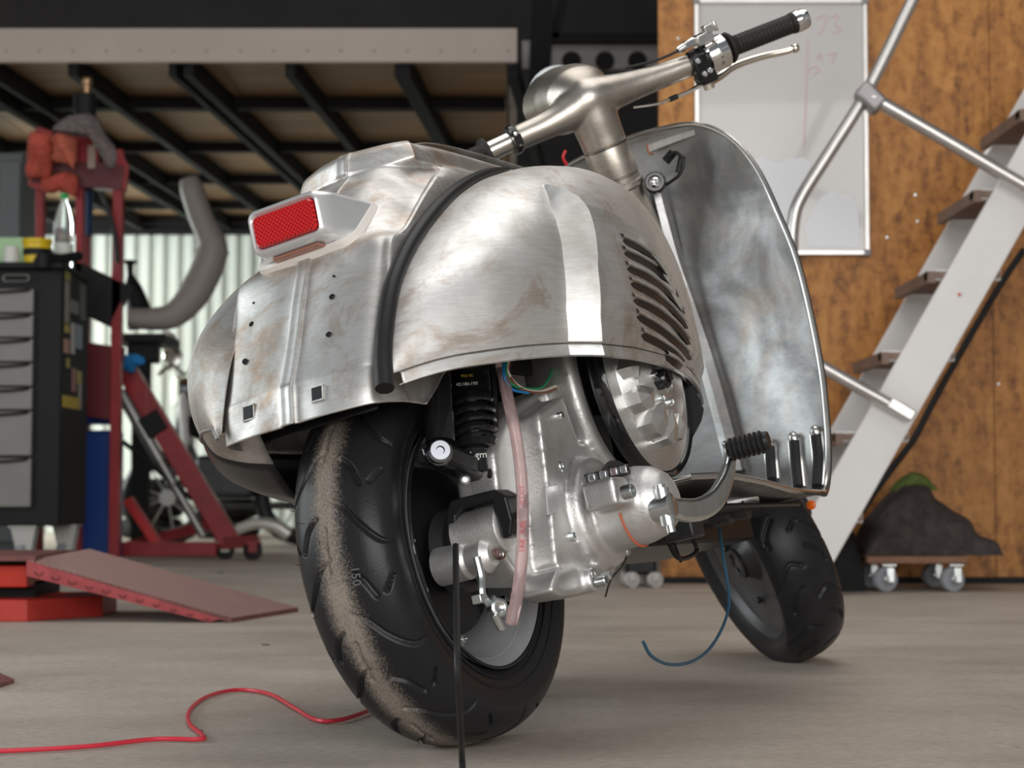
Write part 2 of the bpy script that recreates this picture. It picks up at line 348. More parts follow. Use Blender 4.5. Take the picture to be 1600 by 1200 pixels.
# --- rear frame shell: horizontal loops from the right side round the tail to the left side
def loop(z, zf, x0, xc, xs, xf, yc=.106, yside=.133, ridge=.004, crown=.004):
    half = [(xf, -.10 if xf > .3 else -yside, zf), ((xf+xs)/2+.03, -yside+.004, (zf+z)/2), (xs, -yside, z), (xc+.018, -yside+.010, z), (xc, -yc, z),
            (xc*.55+x0*.45-crown, -.055, z), (x0+.001, -.014, z), (x0-ridge, -.009, z), (x0-ridge, 0, z)]
    if z > .69 and z < .82:                          # soft shoulders above the plate panel
        half[3] = (xs*.5+xc*.5, -yside+.019, z); half[4] = (xc+.003, -yc+.019, z); half[5] = (xc*.3+x0*.7, -.052, z)
    return np.array(half+[(a, -b, c) for a, b, c in half[-2::-1]])
loops = [
    loop(.446, .446, -.312, -.298, -.24, -.19, ridge=.007, crown=.006),
    loop(.470, .468, -.306, -.294, -.24, -.15, ridge=.007, crown=.005),
    loop(.494, .49, -.300, -.286, -.24, -.12, ridge=.007, crown=.003),
    loop(.508, .52, -.294, -.278, -.235, -.06, crown=.003),
    loop(.560, .58, -.264, -.252, -.20, .20),
    loop(.620, .64, -.232, -.222, -.165, .55),
    loop(.675, .70, -.200, -.195, -.120, .72, yc=.108),
    loop(.700, .725, -.183, -.168, -.085, .74, yc=.106, ridge=.003),
    loop(.750, .77, -.136, -.108, -.020, .76, yc=.104, ridge=.002, yside=.131),
    loop(.790, .81, -.092, -.055, .040, .78, yc=.102, ridge=.002, yside=.126),
    loop(.815, .835, -.056, -.022, .090, .80, yc=.100, ridge=.003, yside=.117),
    loop(.826, .850, -.053, -.018, .100, .80, yc=.097, ridge=.005, yside=.108),
    loop(.848, .868, -.045, -.012, .110, .80, yc=.092, ridge=.004, yside=.102),
    loop(.858, .876, -.034, .000, .120, .80, yc=.084, ridge=.002, yside=.092)]
m = MB()
G = np.array(loops); G = np.stack([cr(g, 97) for g in G]); G = cr(G, 130)
m.grid(G)
rear = m.build('rear_frame', steel, sct, smooth=28, solid=.002)
top = MB(); top.grid(np.stack([cr(np.array([(.012, s_*.062, .857), (.1, s_*.085, .870), (.4, s_*.088, .876), (.8, s_*.088, .876)]), 20) for s_ in (-1, -.5, 0, .5, 1)])); top.build('seat_platform', steel, sct, solid=.002)
# holes in the tail panel: bolt holes and two square plate windows
def on_grid(G_, px, py):                            # point of a surface grid seen at that pixel, nearest to the lens
    d = ray(px, py)@BM; c = (CAMP-BO)@BM; d = d/np.linalg.norm(d)
    q = G_.reshape(-1, 3)-c; t = q@d; e = np.linalg.norm(q-t[:, None]*d, axis=1)
    near = e < e.min()+.006; t0_ = t[near].min(); k_ = np.where(near & (t < t0_+.02))[0]; k_ = k_[np.argmin(e[k_])]
    return c+d*t[k_]
nrm = unit((-.87, 0, .49))
for px, py in ((394, 507), (383, 565), (519, 464), (514, 523), (397, 474), (522, 432)):
    p = on_grid(G, px, py); r_ = .0042 if py not in (474, 432) else .0018
    q = MB(); q.lathe(p-nrm*.003, nrm, [(0, r_), (.0046, r_), (.0048, r_*.95), (.0048, .0001)], 14); q.build('bolt_hole', black_paint, sct)
for px, py in ((389, 645), (496, 615)):
    p = on_grid(G, px, py)
    n2 = unit((-.97, 0, .24)); up_ = unit(np.cross(n2, (0, -1, 0))); R = np.stack([n2, np.array([0, -1., 0]), up_], 1)
    q = MB(); q.box(p-n2*.0004, (.004, .016, .0185), R); q.build('square_hole', black_paint, sct, smooth=0)
    e = MB()
    for k in (-1, 1):
        e.box(p+R@np.array([-.0008, k*.0088, 0]), (.005, .0016, .020), R); e.box(p+R@np.array([-.0008, 0, k*.0098]), (.005, .0192, .0016), R)
    e.build('hole_rim', steel, sct, smooth=0)

# --- side cowls
JZ = smooth_tab([(-.305, .462), (-.29, .50), (-.25, .575), (-.182, .642), (-.10, .700), (-.01, .752), (.08, .790), (.174, .818), (.30, .838), (.42, .842), (.54, .828), (.63, .795), (.70, .735), (.75, .66), (.78, .585), (.79, .54)])
YMT = smooth_tab([(-.305, .142), (-.28, .165), (-.25, .19), (-.2, .225), (-.14, .262), (-.04, .298), (.02, .311), (.15, .322), (.3, .312), (.42, .290), (.52, .262), (.60, .232), (.66, .206), (.72, .178), (.76, .155), (.79, .134)])
BZ = smooth_tab([(-.305, .472), (-.24, .489), (-.1, .496), (.02, .498), (.3, .496), (.45, .492), (.55, .484), (.64, .476), (.72, .486), (.79, .53)])
def cowl_section(x, nt, n_exp=2.45):
    zj = interp(x, JZ); ym = interp(x, YMT); zb = min(interp(x, BZ), zj-.004); yj = .138
    zm = zb+min(.075, (zj-zb)*.3)
    L1 = int(nt*.72); a = np.linspace(0, math.pi/2, L1)
    y = yj+(ym-yj)*np.sin(a)**(2/n_exp); z = zm+(zj-zm)*np.cos(a)**(2/n_exp)
    t = np.linspace(0, 1, nt-L1+1)[1:]
    y2 = ym-(ym-yj)*.07*t**2; z2 = zm+(zb-zm)*t
    return np.stack([np.full(nt, x), -np.concatenate([y, y2]), np.concatenate([z, z2])], 1)
def resample(P, n):
    d = np.concatenate([[0], np.cumsum(np.linalg.norm(np.diff(P, axis=0), axis=1))]); t = np.linspace(0, d[-1], n)
    return np.stack([np.interp(t, d, P[:, k]) for k in range(3)], 1)
NT = 150
xs0 = np.linspace(-.305, .789, 420)
C00 = np.stack([resample(cowl_section(x, 200), NT) for x in xs0])
def normals(P):
    du = np.gradient(P, axis=0); dv = np.gradient(P, axis=1); n = np.cross(du, dv); n /= np.linalg.norm(n, axis=2)[..., None]+1e-9
    return n if n[len(n)//2, n.shape[1]//2, 1] < 0 else -n
nC0 = normals(C00)
# raised blade: ramps up from a valley line to a sharp crest, then drops to the vented panel
AMP = .024
va = np.array([on_grid(C00, *q) for q in ((850, 291), (862, 312), (876, 350), (885, 400), (890, 480), (894, 545), (895, 562))])
cb_ = np.array([on_grid(C00+nC0*a_, *q) for q, a_ in (((850, 290), 0), ((880, 302), .010), ((905, 318), .017), ((923, 334), .021), ((931, 352), AMP), ((937, 420), AMP), ((941, 490), AMP), ((944, 535), AMP), ((945, 548), AMP))])
va = va[np.argsort(va[:, 2])]; cb_ = cb_[np.argsort(cb_[:, 2])]
ztip = min(va[-1, 2], cb_[-1, 2])
crest = np.array([on_grid(C00, *q) for q in ((905, 318), (960, 334), (1000, 362), (1040, 420), (1066, 480), (1085, 545))]); crest = crest[np.argsort(crest[:, 0])]
C0, nC, XL, XR = [], [], [], []
rowx = []
for j_ in range(NT):
    zrow = C00[:, j_, 2]; x_l = .0
    for it in range(8): x_l = np.interp(np.interp(x_l, xs0, zrow), va[:, 2], va[:, 0])
    x_r = x_l+.05
    for it in range(8): x_r = np.interp(np.interp(x_r, xs0, zrow), cb_[:, 2], cb_[:, 0])
    rowx.append((x_l, max(x_r, x_l+.004)))
rowx = np.array(rowx); kb = np.ones(5)/5
rowx = np.stack([np.convolve(np.pad(rowx[:, k], 2, 'edge'), kb, 'valid') for k in (0, 1)], 1)
for j_ in range(NT):
    x_l, x_r = rowx[j_]
    X_ = np.concatenate([np.linspace(-.305, x_l, 110)[:-1], np.linspace(x_l, x_r, 16)[:-1], np.linspace(x_r, x_r+.006, 5)[:-1], np.linspace(x_r+.006, .789, 230)])
    C0.append(np.stack([np.interp(X_, xs0, C00[:, j_, k]) for k in range(3)], 1)); nC.append(np.stack([np.interp(X_, xs0, nC0[:, j_, k]) for k in range(3)], 1)); XL.append(x_l); XR.append(x_r)
C0 = np.stack(C0, 1); nC = np.stack(nC, 1); XL = np.array(XL)[None, :]; XR = np.array(XR)[None, :]
Zc, Xc = C0[..., 2], C0[..., 0]; xs = C0[:, -1, 0]
zr_ = np.array([np.interp(XL[0, j_], xs0, C00[:, j_, 2]) for j_ in range(NT)])[None, :]
amp = AMP*np.clip((ztip+.002-zr_)/.055, 0, 1)**.75
tt = (Xc-XL)/(XR-XL)
ramp = np.where((tt > 1e-4) & (tt <= 1.0001), np.clip(tt, 0, 1), 0)*amp
valley = -.007*np.where(tt <= 0, np.exp(-np.abs(Xc-XL)/.022), np.clip(1-tt, 0, 1))*np.clip(amp/.02, 0, 1)
fall = np.where(tt > 1.0001, np.clip(1-(Xc-XR)/.006, 0, 1), 0)*amp
zcr = np.interp(Xc, crest[:, 0], crest[:, 2])
rec = np.where(tt > 1, np.clip((Xc-XR)/.02, 0, 1)*np.clip((zcr-Zc)/.014, 0, 1), 0)*(-.009)
C1 = C0+nC*(ramp+valley+fall+rec)[..., None]
hole = np.zeros(Xc.shape, bool)
# cut the forward opening of the lower edge
keep = np.ones((len(xs)-1, NT-1), bool)
hq = hole[:-1, :-1] & hole[1:, :-1] & hole[1:, 1:] & hole[:-1, 1:]
m = MB(); nv = NT; F_ = []
for i in range(len(xs)-1):
    for j in range(NT-1):
        if not hq[i, j]: F_.append((i*nv+j, (i+1)*nv+j, (i+1)*nv+j+1, i*nv+j+1))
m.add(C1.reshape(-1, 3), F_)
cowl = m.build('engine_cowl', steel_side, sct, smooth=40, solid=.002, weld=False)
# louvres: black inlays for the shade in the slots, under pressed steel lips
for sl_ in (((974, 376), (1002, 390), (1030, 413), (1048, 438)), ((976, 396), (1007, 410), (1036, 430), (1060, 464)), ((980, 420), (1013, 434), (1044, 458), (1069, 490)), ((985, 444), (1019, 459), (1050, 484), (1074, 513)), ((989, 470), (1021, 484), (1055, 509), (1078, 538)), ((995, 495), (1030, 515), (1058, 538), (1080, 561)), ((1002, 524), (1030, 538), (1056, 556), (1081, 584)), ((1040, 560), (1062, 574), (1080, 602))):
    P = cr([on_grid(C1, *q) for q in sl_], 26)
    T_ = np.gradient(P, axis=0); T_ /= np.linalg.norm(T_, axis=1)[:, None]
    Nn = []
    for p in P: k_ = np.argmin(np.sum((C1.reshape(-1, 3)-p)**2, 1)); Nn.append(nC.reshape(-1, 3)[k_])
    Nn = cr(np.array(Nn)[::5], 26); Nn /= np.linalg.norm(Nn, axis=1)[:, None]
    Bn = np.cross(Nn, T_); Bn *= np.sign(Bn[:, 2:3]); hw_ = .0060*np.sqrt(np.clip(1-np.abs(np.linspace(-1, 1, 26))**10, .02, 1))[:, None]
    m = MB(); m.grid(np.stack([P+Bn*hw_-Nn*.003, P+Bn*hw_+Nn*.0012, P+Nn*.0009, P-Bn*hw_+Nn*.0012, P-Bn*hw_-Nn*.003])); m.build('louvre_slot', black_paint, cowl)
    m = MB(); m.grid(np.stack([P+Bn*.0135-Nn*.001, P+Bn*.0115+Nn*.0020, P+Bn*.0085+Nn*.0042, P+Bn*.0060+Nn*.0040, P+Bn*.0056+Nn*.0])); m.build('louvre_lip', steel_side, cowl)
# rolled lower flange with a bright edge
fl = MB()
edge = C1[:, -1]; inn = np.array([0, .0025, 0])
sel = [i for i in range(len(xs)) if -.283 < xs[i] < .70]
fl.grid(np.stack([edge[sel]+inn, edge[sel]+inn*.2+np.array([0, 0, -.004]), edge[sel]+inn*.2+np.array([0, 0, -.017]), edge[sel]+inn*2.4+np.array([0, 0, -.018])]))
fl.build('cowl_flange', steel_side, cowl, solid=.0015)
# left cowl, with a lower belly
m = MB(); CL = np.stack([resample(cowl_section(x, 120), 60) for x in np.linspace(-.305, .789, 120)]); CL[..., 1] *= -1
CL[..., 1] = .112+(CL[..., 1]-.138)*1.32
m.grid(CL); lcowl = m.build('left_cowl', steel, sct, smooth=40, solid=.002)
def belly(x0_, x1_, n, name, mt):
    g = []
    for x in np.linspace(x0_, x1_, n):
        ym = .112+(interp(x, YMT)-.138)*1.32*.93; zb = interp(x, BZ)
        depth = np.interp(x, [-.30, -.22, -.12, .0, .3, .6], [.0, .045, .085, .095, .095, .03])
        g.append(cr(np.array([(x, ym+.001, zb), (x, ym-.006, zb-depth*.35), (x, ym*.90, zb-depth*.72), (x, ym*.72, zb-depth*1.08), (x, ym*.50, zb-depth*1.35)]), 14))
    b = MB(); b.grid(np.array(g)); return b.build(name, mt, lcowl, solid=.002)
belly(-.275, -.205, 24, 'belly_panel', steel); belly(-.205, .55, 40, 'belly_shade', black_paint)  # black length of the belly stands for its shaded part
s_ = MB(); s_.tube(CL[:70, -1]+np.array([0, .002, -.001]), .0022, 6); s_.build('seam', steel_dark, lcowl)

a_ = np.linspace(math.radians(15), math.radians(143), 40)
m = MB(); m.grid(np.stack([np.stack([.297*np.cos(a_), np.full(40, y_), .27+.297*np.sin(a_)], 1) for y_ in (-.088, -.03, .03, .118)])); m.build('arch_shade_liner', black_paint, sct, solid=.002)  # black liner added to darken the steel hollow under the tail
# --- black rubber seal round the right cowl
pts = [bk(601, 607, y=-.148)] + [np.array([x, -.143, interp(x, JZ)+.006]) for x in (-.29, -.27, -.23, -.17, -.10, -.02, .06, .14, .20)]
P = cr(pts, 70); R_ = np.interp(np.linspace(0, 1, 70), [0, .1, .6, .85, 1], [.0125, .0125, .0115, .008, .002])
m = MB(); m.tube(P, R_, 14); m.build('rubber_seal', black_rub, sct)

# --- tail light
tl_c = np.array([-.232, 0, .728])
def rrect(c, hw, hh, r, ax_y, ax_z, n=8):
    out = []
    for (sy, sz, a0_) in ((1, 1, 0), (-1, 1, 90), (-1, -1, 180), (1, -1, 270)):
        for k in range(n+1):
            a = math.radians(a0_+90*k/n); out.append(np.asarray(c)+ax_y*(sy*(hw-r)+r*math.cos(a))+ax_z*(sz*(hh-r)+r*math.sin(a)))
    return np.array(out)
Yv = np.array([0, 1., 0]); Zv = np.array([0, 0, 1.]); sl = unit((.105, 0, .082))
tail = MB()
L0 = rrect(tl_c+np.array([.004, 0, 0]), .050, .023, .008, Yv, Zv)
L1 = rrect(tl_c, .0535, .0265, .010, Yv, Zv); L2 = rrect(tl_c+np.array([.003, 0, 0]), .0585, .0315, .013, Yv, Zv); L3 = rrect(tl_c+np.array([.03, 0, .001]), .063, .036, .015, Yv, unit((.2, 0, 1)))
L4 = rrect((-.158, 0, .724), .078, .052, .022, Yv, sl); L5 = rrect((-.152, 0, .722), .080, .054, .022, Yv, sl)
tail.grid(np.stack([L0, L1, L2, L3, L4, L5]), closev=True)
tlo = tail.build('tail_light_housing', silver, sct, smooth=60)
gk = MB(); K1 = rrect((-.160, 0, .720), .0815, .058, .023, Yv, sl); K2 = rrect((-.150, 0, .715), .0835, .060, .024, Yv, sl)
K0 = rrect((-.160, 0, .722), .070, .050, .02, Yv, sl); gk.grid(np.stack([K0, K1, K2, rrect((-.145, 0, .715), .08, .056, .024, Yv, sl)]), closev=True)
gk.build('gasket', mat('white_gasket', (.78, .74, .70), 0, .5), tlo, smooth=40)
M_lens = mat('red_lens', (.55, .006, .008), 0, .18, coat=.6)
nt = M_lens.node_tree; tc = N(nt, 'ShaderNodeTexCoord'); mp = N(nt, 'ShaderNodeMapping'); mp.inputs['Scale'].default_value = (1, 300, 300)
nt.links.new(tc.outputs['Object'], mp.inputs[0]); ck = N(nt, 'ShaderNodeTexChecker', Scale=1.0); ck.inputs[1].default_value = (.62, .012, .014, 1); ck.inputs[2].default_value = (.30, .002, .004, 1)
nt.links.new(mp.outputs[0], ck.inputs['Vector']); nt.links.new(ck.outputs[0], nt.nodes['Principled BSDF'].inputs['Base Color'])
ln = MB(); Q0 = rrect(tl_c+np.array([.001, 0, 0]), .0495, .0225, .008, Yv, Zv); Q1 = rrect(tl_c+np.array([-.003, 0, 0]), .047, .020, .007, Yv, Zv)
b0 = ln.n; ln.grid(np.stack([rrect(tl_c+np.array([.008, 0, 0]), .0495, .0225, .008, Yv, Zv), Q0, Q1]), closev=True); ln.F.append(tuple(range(2*36, 3*36)))
ln.build('red_lens', M_lens, tlo, smooth=30)
wn = MB(); wn.prism([(-.215, -.036, .6935), (-.215, .040, .6935), (-.180, .046, .6865), (-.180, -.042, .6865)], (0, 0, -.004)); wn.build('plate_lamp_window', mat('brown_lens', (.30, .13, .09), 0, .2, coat=.5), tlo, smooth=0, bevel=.001)

# --- wheels
def tyre_mesh(R, prof, origin, tf, nA=1000, nP=150, grooves=None, depth=.0055):
    pr_ = np.array(prof, float); d = np.concatenate([[0], np.cumsum(np.linalg.norm(np.diff(pr_, axis=0), axis=1))])
    P = cr(pr_, 240); d = np.concatenate([[0], np.cumsum(np.linalg.norm(np.diff(P, axis=0), axis=1))]); t = np.linspace(0, d[-1], nP)
    py_, pr2 = np.interp(t, d, P[:, 0]), np.interp(t, d, P[:, 1])
    A = np.linspace(0, 2*math.pi, nA, endpoint=False)
    yy, rr = np.broadcast_to(py_, (nA, nP)).copy(), np.broadcast_to(pr2, (nA, nP)).copy()
    mask = np.zeros((nA, nP))
    if grooves is not None:
        ss = t-t[-1]/2                               # signed arc across the tread, metres
        for (pts_, wd) in grooves:
            pts_ = cr(np.array(pts_, float), 14)
            for q0, q1 in zip(pts_[:-1], pts_[1:]):
                n_rep = GREP
                for k in range(n_rep):
                    off = 2*math.pi*k/n_rep
                    a0_, a1_ = q0[1]+off, q1[1]+off; lo_, hi_ = min(a0_, a1_)-.03, max(a0_, a1_)+.03
                    i0, i1 = int(lo_/(2*math.pi)*nA), int(hi_/(2*math.pi)*nA)+1
                    idx = np.arange(i0, i1+1); Aw = idx*2*math.pi/nA
                    X_ = (Aw[:, None])*R; Y_ = ss[None, :]
                    ax_, ay_, bx_, by_ = a0_*R, q0[0], a1_*R, q1[0]
                    dx, dy = bx_-ax_, by_-ay_; tt_ = np.clip(((X_-ax_)*dx+(Y_-ay_)*dy)/(dx*dx+dy*dy+1e-12), 0, 1)
                    dist = np.hypot(X_-ax_-tt_*dx, Y_-ay_-tt_*dy)
                    mm = np.clip((wd/2-dist)/.0026+.5, 0, 1); mask[idx % nA] = np.maximum(mask[idx % nA], mm)
    rr -= mask*depth
    V = np.stack([rr*np.cos(A)[:, None], yy, rr*np.sin(A)[:, None]], -1)+np.asarray(origin)
    sh = V.shape; V = V.reshape(-1, 3)
    if tf is not None: V = SP0+np.stack([(V-SP0)@_f0, (V-SP0)@_l0, (V-SP0)@_ax], 1)@SM.T
    b = MB(); b.grid(V.reshape(sh), closeu=True); return b
def tyre_mat(name, dust, cn, ax_dir):
    m = mat(name, (.016, .016, .018), 0, .36, .25, 30, .12, 300)
    nt = m.node_tree; p = nt.nodes['Principled BSDF']; L = nt.links.new
    if dust:
        tc = N(nt, 'ShaderNodeTexCoord'); sx = N(nt, 'ShaderNodeSeparateXYZ'); L(tc.outputs['Object'], sx.inputs[0])
        ab = N(nt, 'ShaderNodeMath', operation='ADD'); L(sx.outputs[1], ab.inputs[0]); ab.inputs[1].default_value = cn
        a2 = N(nt, 'ShaderNodeMath', operation='ABSOLUTE'); L(ab.outputs[0], a2.inputs[0])
        n = N(nt, 'ShaderNodeTexNoise', Scale=330, Detail=6, Roughness=.85); L(tc.outputs['Object'], n.inputs['Vector'])
        nl = N(nt, 'ShaderNodeTexNoise', Scale=14, Detail=3); L(tc.outputs['Object'], nl.inputs['Vector'])
        q = N(nt, 'ShaderNodeMapRange'); q.inputs[1].default_value = .008; q.inputs[2].default_value = .042; q.inputs[3].default_value = .17; q.inputs[4].default_value = -.25; L(a2.outputs[0], q.inputs[0])
        s1 = N(nt, 'ShaderNodeMath', operation='ADD'); L(q.outputs[0], s1.inputs[0]); L(n.outputs[0], s1.inputs[1])
        s2 = N(nt, 'ShaderNodeMath', operation='MULTIPLY_ADD'); L(nl.outputs[0], s2.inputs[0]); s2.inputs[1].default_value = .25; L(s1.outputs[0], s2.inputs[2])
        r_ = N(nt, 'ShaderNodeMapRange'); r_.inputs[1].default_value = .58; r_.inputs[2].default_value = .86; r_.inputs[4].default_value = .95; L(s2.outputs[0], r_.inputs[0])
        mx = N(nt, 'ShaderNodeMix', data_type='RGBA'); L(r_.outputs[0], mx.inputs[0]); mx.inputs[6].default_value = (.016, .016, .018, 1); mx.inputs[7].default_value = (.30, .255, .215, 1)
        L(mx.outputs[2], p.inputs['Base Color'])
        rg = N(nt, 'ShaderNodeMapRange'); rg.inputs[3].default_value = .34; rg.inputs[4].default_value = .9; L(r_.outputs[0], rg.inputs[0]); L(rg.outputs[0], p.inputs['Roughness'])
    return m
RR = .27
prof = [(.056, .176), (.064, .186), (.070, .205), (.0745, .226), (.072, .240), (.062, .2535), (.045, .2635), (.022, .2690), (0, .2705)]
prof = prof+[(-a, b_) for a, b_ in prof[-2::-1]]
GREP = 11; D = math.radians
gA = [(.006, D(0)), (.024, D(2.5)), (.042, D(8)), (.066, D(13.5)), (.084, D(14.5))]
gB = [(.018, D(-12)), (.034, D(-9)), (.046, D(-3.5))]
gC = [(.060, D(-4)), (.074, D(-8))]
gD = [(-.006, D(8)), (-.010, D(20))]
g_ = []
# on screen the tread runs upward with growing angle seen from behind, so both halves use the same hand
for (g, wd) in ((gA, .0062), (gB, .0062), (gC, .0046)):
    g_.append(([(s2_, a) for s2_, a in g], wd)); g_.append(([(-s2_, a+D(16.4)) for s2_, a in g], wd))
g_.append((gD, .0055))
rw = tyre_mesh(RR, prof, (0, 0, RR), None, grooves=g_)
M_tyre = tyre_mat('rear_tyre_rubber', True, -.004, None); M_tyre2 = tyre_mat('front_tyre_rubber', False, 0, None)
tyre = rw.build('rear_tyre', M_tyre, sct, smooth=60, weld=False)
# moulding ridges round the bead
for r_, y_ in ((.206, -.0705), (.190, -.0672)):
    A = np.linspace(0, 2*math.pi, 120, endpoint=False); b = MB(); b.tube(np.stack([r_*np.cos(A), np.full(120, y_), RR+r_*np.sin(A)], 1), .0016, 6, closed=True); b.build('bead_ridge', M_tyre2, tyre)
hb = MB()
for k in range(46):                                 # vent spews, left on the new rubber
    a = random.uniform(0, 2*math.pi); y_ = random.choice((-1, 1))*random.uniform(.03, .072); rr_ = float(np.interp(abs(y_), [0, .022, .045, .062, .072], [.2705, .269, .2635, .2535, .240]))
    n_ = unit((math.cos(a), y_/.07*.8, math.sin(a))); p = np.array([rr_*math.cos(a), y_, RR+rr_*math.sin(a)]); hb.tube([p, p+n_*.004, p+n_*.008+np.array([0, 0, .001])], [.0005, .0004, .0002], 4)
o = hb.build('rubber_hairs', M_tyre2, tyre); o['kind'] = 'stuff'
M_rim = mat('grey_rim_paint', (.50, .51, .53), .35, .38, .08, 12)
rim = MB(); A = None
rim.lathe((0, 0, RR), (0, -1, 0), [(.048, .160), (.060, .176), (.066, .1785), (.067, .175), (.060, .170), (.045, .158), (.0, .152), (-.035, .150), (-.045, .140), (-.045, .06)], 96, cap=False)
ro = rim.build('rear_rim', M_rim, sct, smooth=40)
rl = MB(); A = np.linspace(0, 2*math.pi, 120, endpoint=False); rl.tube(np.stack([.1765*np.cos(A), np.full(120, -.0665), RR+.1765*np.sin(A)], 1), .0026, 8, closed=True); rl.build('rim_lip', black_gloss, ro)
hub = MB(); hub.lathe((0, 0, RR), (0, -1, 0), [(-.042, .125), (-.012, .128), (.012, .118), (.022, .09), (.030, .06), (.055, .05), (.060, .0)], 48)
hub.build('brake_drum', black_paint, ro)
for k in range(5):
    a = 2*math.pi*k/5+.55; p = np.array([.139*math.cos(a), -.03, RR+.139*math.sin(a)]); n_ = MB()
    n_.box(p, (.026, .012, .02), np.stack([np.array([-math.sin(a), 0, math.cos(a)]), np.array([0, 1., 0]), np.array([math.cos(a), 0, math.sin(a)])], 1)); n_.lathe(p+np.array([0, -.006, 0]), (0, -1, 0), [(0, .007), (.008, .007), (.008, .003), (.013, .003)], 6); n_.build('wheel_nut', zinc, ro, bevel=.001)
# front wheel, turned left
FR, FX, FZ = .239, 1.392, .238
prof2 = [(.047, .170), (.054, .178), (.062, .190), (.067, .204), (.066, .214), (.056, .2255), (.038, .2340), (.018, .2382), (0, .2392)]
prof2 = prof2+[(-a, b_) for a, b_ in prof2[-2::-1]]
GREP = 10
gA = [(.004, D(0)), (.03, D(-3)), (.055, D(4)), (.078, D(12))]; gB = [(.02, D(10)), (.045, D(16)), (.05, D(22))]
g_ = []
for g in (gA, gB):
    g_.append((g, .0065)); g_.append(([(-s2_, a+D(18)) for s2_, a in g], .0065))
fw = tyre_mesh(FR, prof2, (FX, 0, FZ), True, nA=540, nP=84, grooves=g_)
ft = fw.build('front_tyre', M_tyre2, sct, smooth=60, weld=False)
fc = steer((FX, 0, FZ)); ay = SM@np.array([0, 1., 0])
M_frim = mat('dark_grey_rim', (.085, .083, .085), .45, .42, .15, 12)
fr = MB(); fr.lathe(fc, ay, [(.028, .150), (.040, .168), (.049, .174), (.051, .171), (.046, .165), (.036, .158), (.032, .140), (.020, .128), (.014, .09), (.022, .05), (.04, .036), (.048, .032), (.05, .0)], 80, cap=False)
fro = fr.build('front_rim', M_frim, sct, smooth=40)
for k in range(5):
    a = 2*math.pi*k/5+.3; x_, y_, d_ = frame(ay); p = fc+ay*.022+(x_*math.cos(a)+y_*math.sin(a))*.112; b = MB(); b.lathe(p, ay, [(0, .008), (.007, .008), (.009, .005)], 6); b.build('wheel_nut', dark_metal, fro)
hb = MB(); x_, y_, d_ = frame(ay)
for k in range(5):
    a = 2*math.pi*k/5; p = fc+ay*.046+(x_*math.cos(a)+y_*math.sin(a))*.022; hb.lathe(p, ay, [(0, .006), (.006, .006), (.007, .003)], 8)
hb.lathe(fc+ay*.04, ay, [(0, .034), (.012, .033), (.014, .026), (.006, .02), (.006, .0)], 28); hb.build('front_hub', dark_metal, fro)
bk2 = MB(); bk2.lathe(fc, -ay, [(.02, .15), (.045, .172), (.05, .170), (.03, .14), (.03, .02), (.03, 0)], 60, cap=False); bk2.build('rim_back', M_frim, fro)

# --- leg shield and floorboard (one pressing), chrome edging, steering column
rows = [  # centre x, centre z, half width, edge x, edge z
    (.36, .312, .295, .36, .316), (.50, .300, .312, .50, .301), (.65, .288, .312, .65, .286), (.82, .284, .300, .82, .284), (.93, .300, .283, .915, .290),
    (1.00, .345, .288, .955, .340), (1.045, .42, .298, .975, .42), (1.075, .535, .304, 1.0, .535), (1.09, .71, .301, 1.02, .71), (1.095, .83, .282, 1.03, .83),
    (1.095, .932, .254, 1.05, .932), (1.09, 1.005, .214, 1.06, 1.005), (1.085, 1.053, .154, 1.07, 1.053), (1.08, 1.070, .085, 1.078, 1.070), (1.08, 1.076, .02, 1.08, 1.076)]
RW = cr(np.array(rows), 110)
yn = np.linspace(-1, 1, 61)
def shield_pt(r, t): 
    k = abs(t)**2.4; return np.array([r[0]+(r[3]-r[0])*k, t*r[2], r[1]+(r[4]-r[1])*k])
SH = np.array([[shield_pt(r, t) for t in yn] for r in RW])
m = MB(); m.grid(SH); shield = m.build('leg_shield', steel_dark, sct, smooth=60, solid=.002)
edge = np.concatenate([[np.array([.35, -.19, .317]), np.array([.31, -.225, .316]), np.array([.318, -.275, .316])], SH[2:, 0], SH[::-1, -1][:-2]])
edge = cr(edge[::2], 220)
m = MB(); m.tube(edge+np.array([-.002, 0, 0]), .0052, 10); m.build('edge_trim', satin, shield)
m = MB(); m.tube(edge+np.array([.006, 0, -.001]), .0045, 8); m.build('trim_seat', black_rub, shield)
def on_shield(px, py):                              # point of the shield face seen at that pixel of the photo
    best = None
    d = ray(px, py)@BM; c = (CAMP-BO)@BM
    q = SH.reshape(-1, 3)-c; t = q@d/(d@d); e = np.linalg.norm(q-t[:, None]*d, axis=1)
    k = int(np.argmin(e)); t = t[k]; return c+d*t
# raised spine beside the column
Lf = [bk(px, py, x=xx) for (px, py, xx) in ((1008, 280, 1.04), (1036, 400, 1.055), (1062, 480, 1.06), (1090, 570, 1.055), (1122, 690, 1.02), (1132, 735, .99))]
Rt = [bk(px, py, x=xx) for (px, py, xx) in ((1024, 276, 1.04), (1058, 400, 1.055), (1086, 480, 1.06), (1116, 570, 1.055), (1149, 690, 1.02), (1158, 735, .99))]
Lf, Rt = cr(Lf, 30), cr(Rt, 30); mid = (Lf+Rt)/2
dn = np.array([.03, 0, .004])
m = MB(); m.grid(np.stack([Lf+dn, Lf+dn*.12, mid-dn*.12, Rt+dn*.1, Rt+dn*1.2])); m.build('shield_spine', steel_dark, shield, smooth=30)
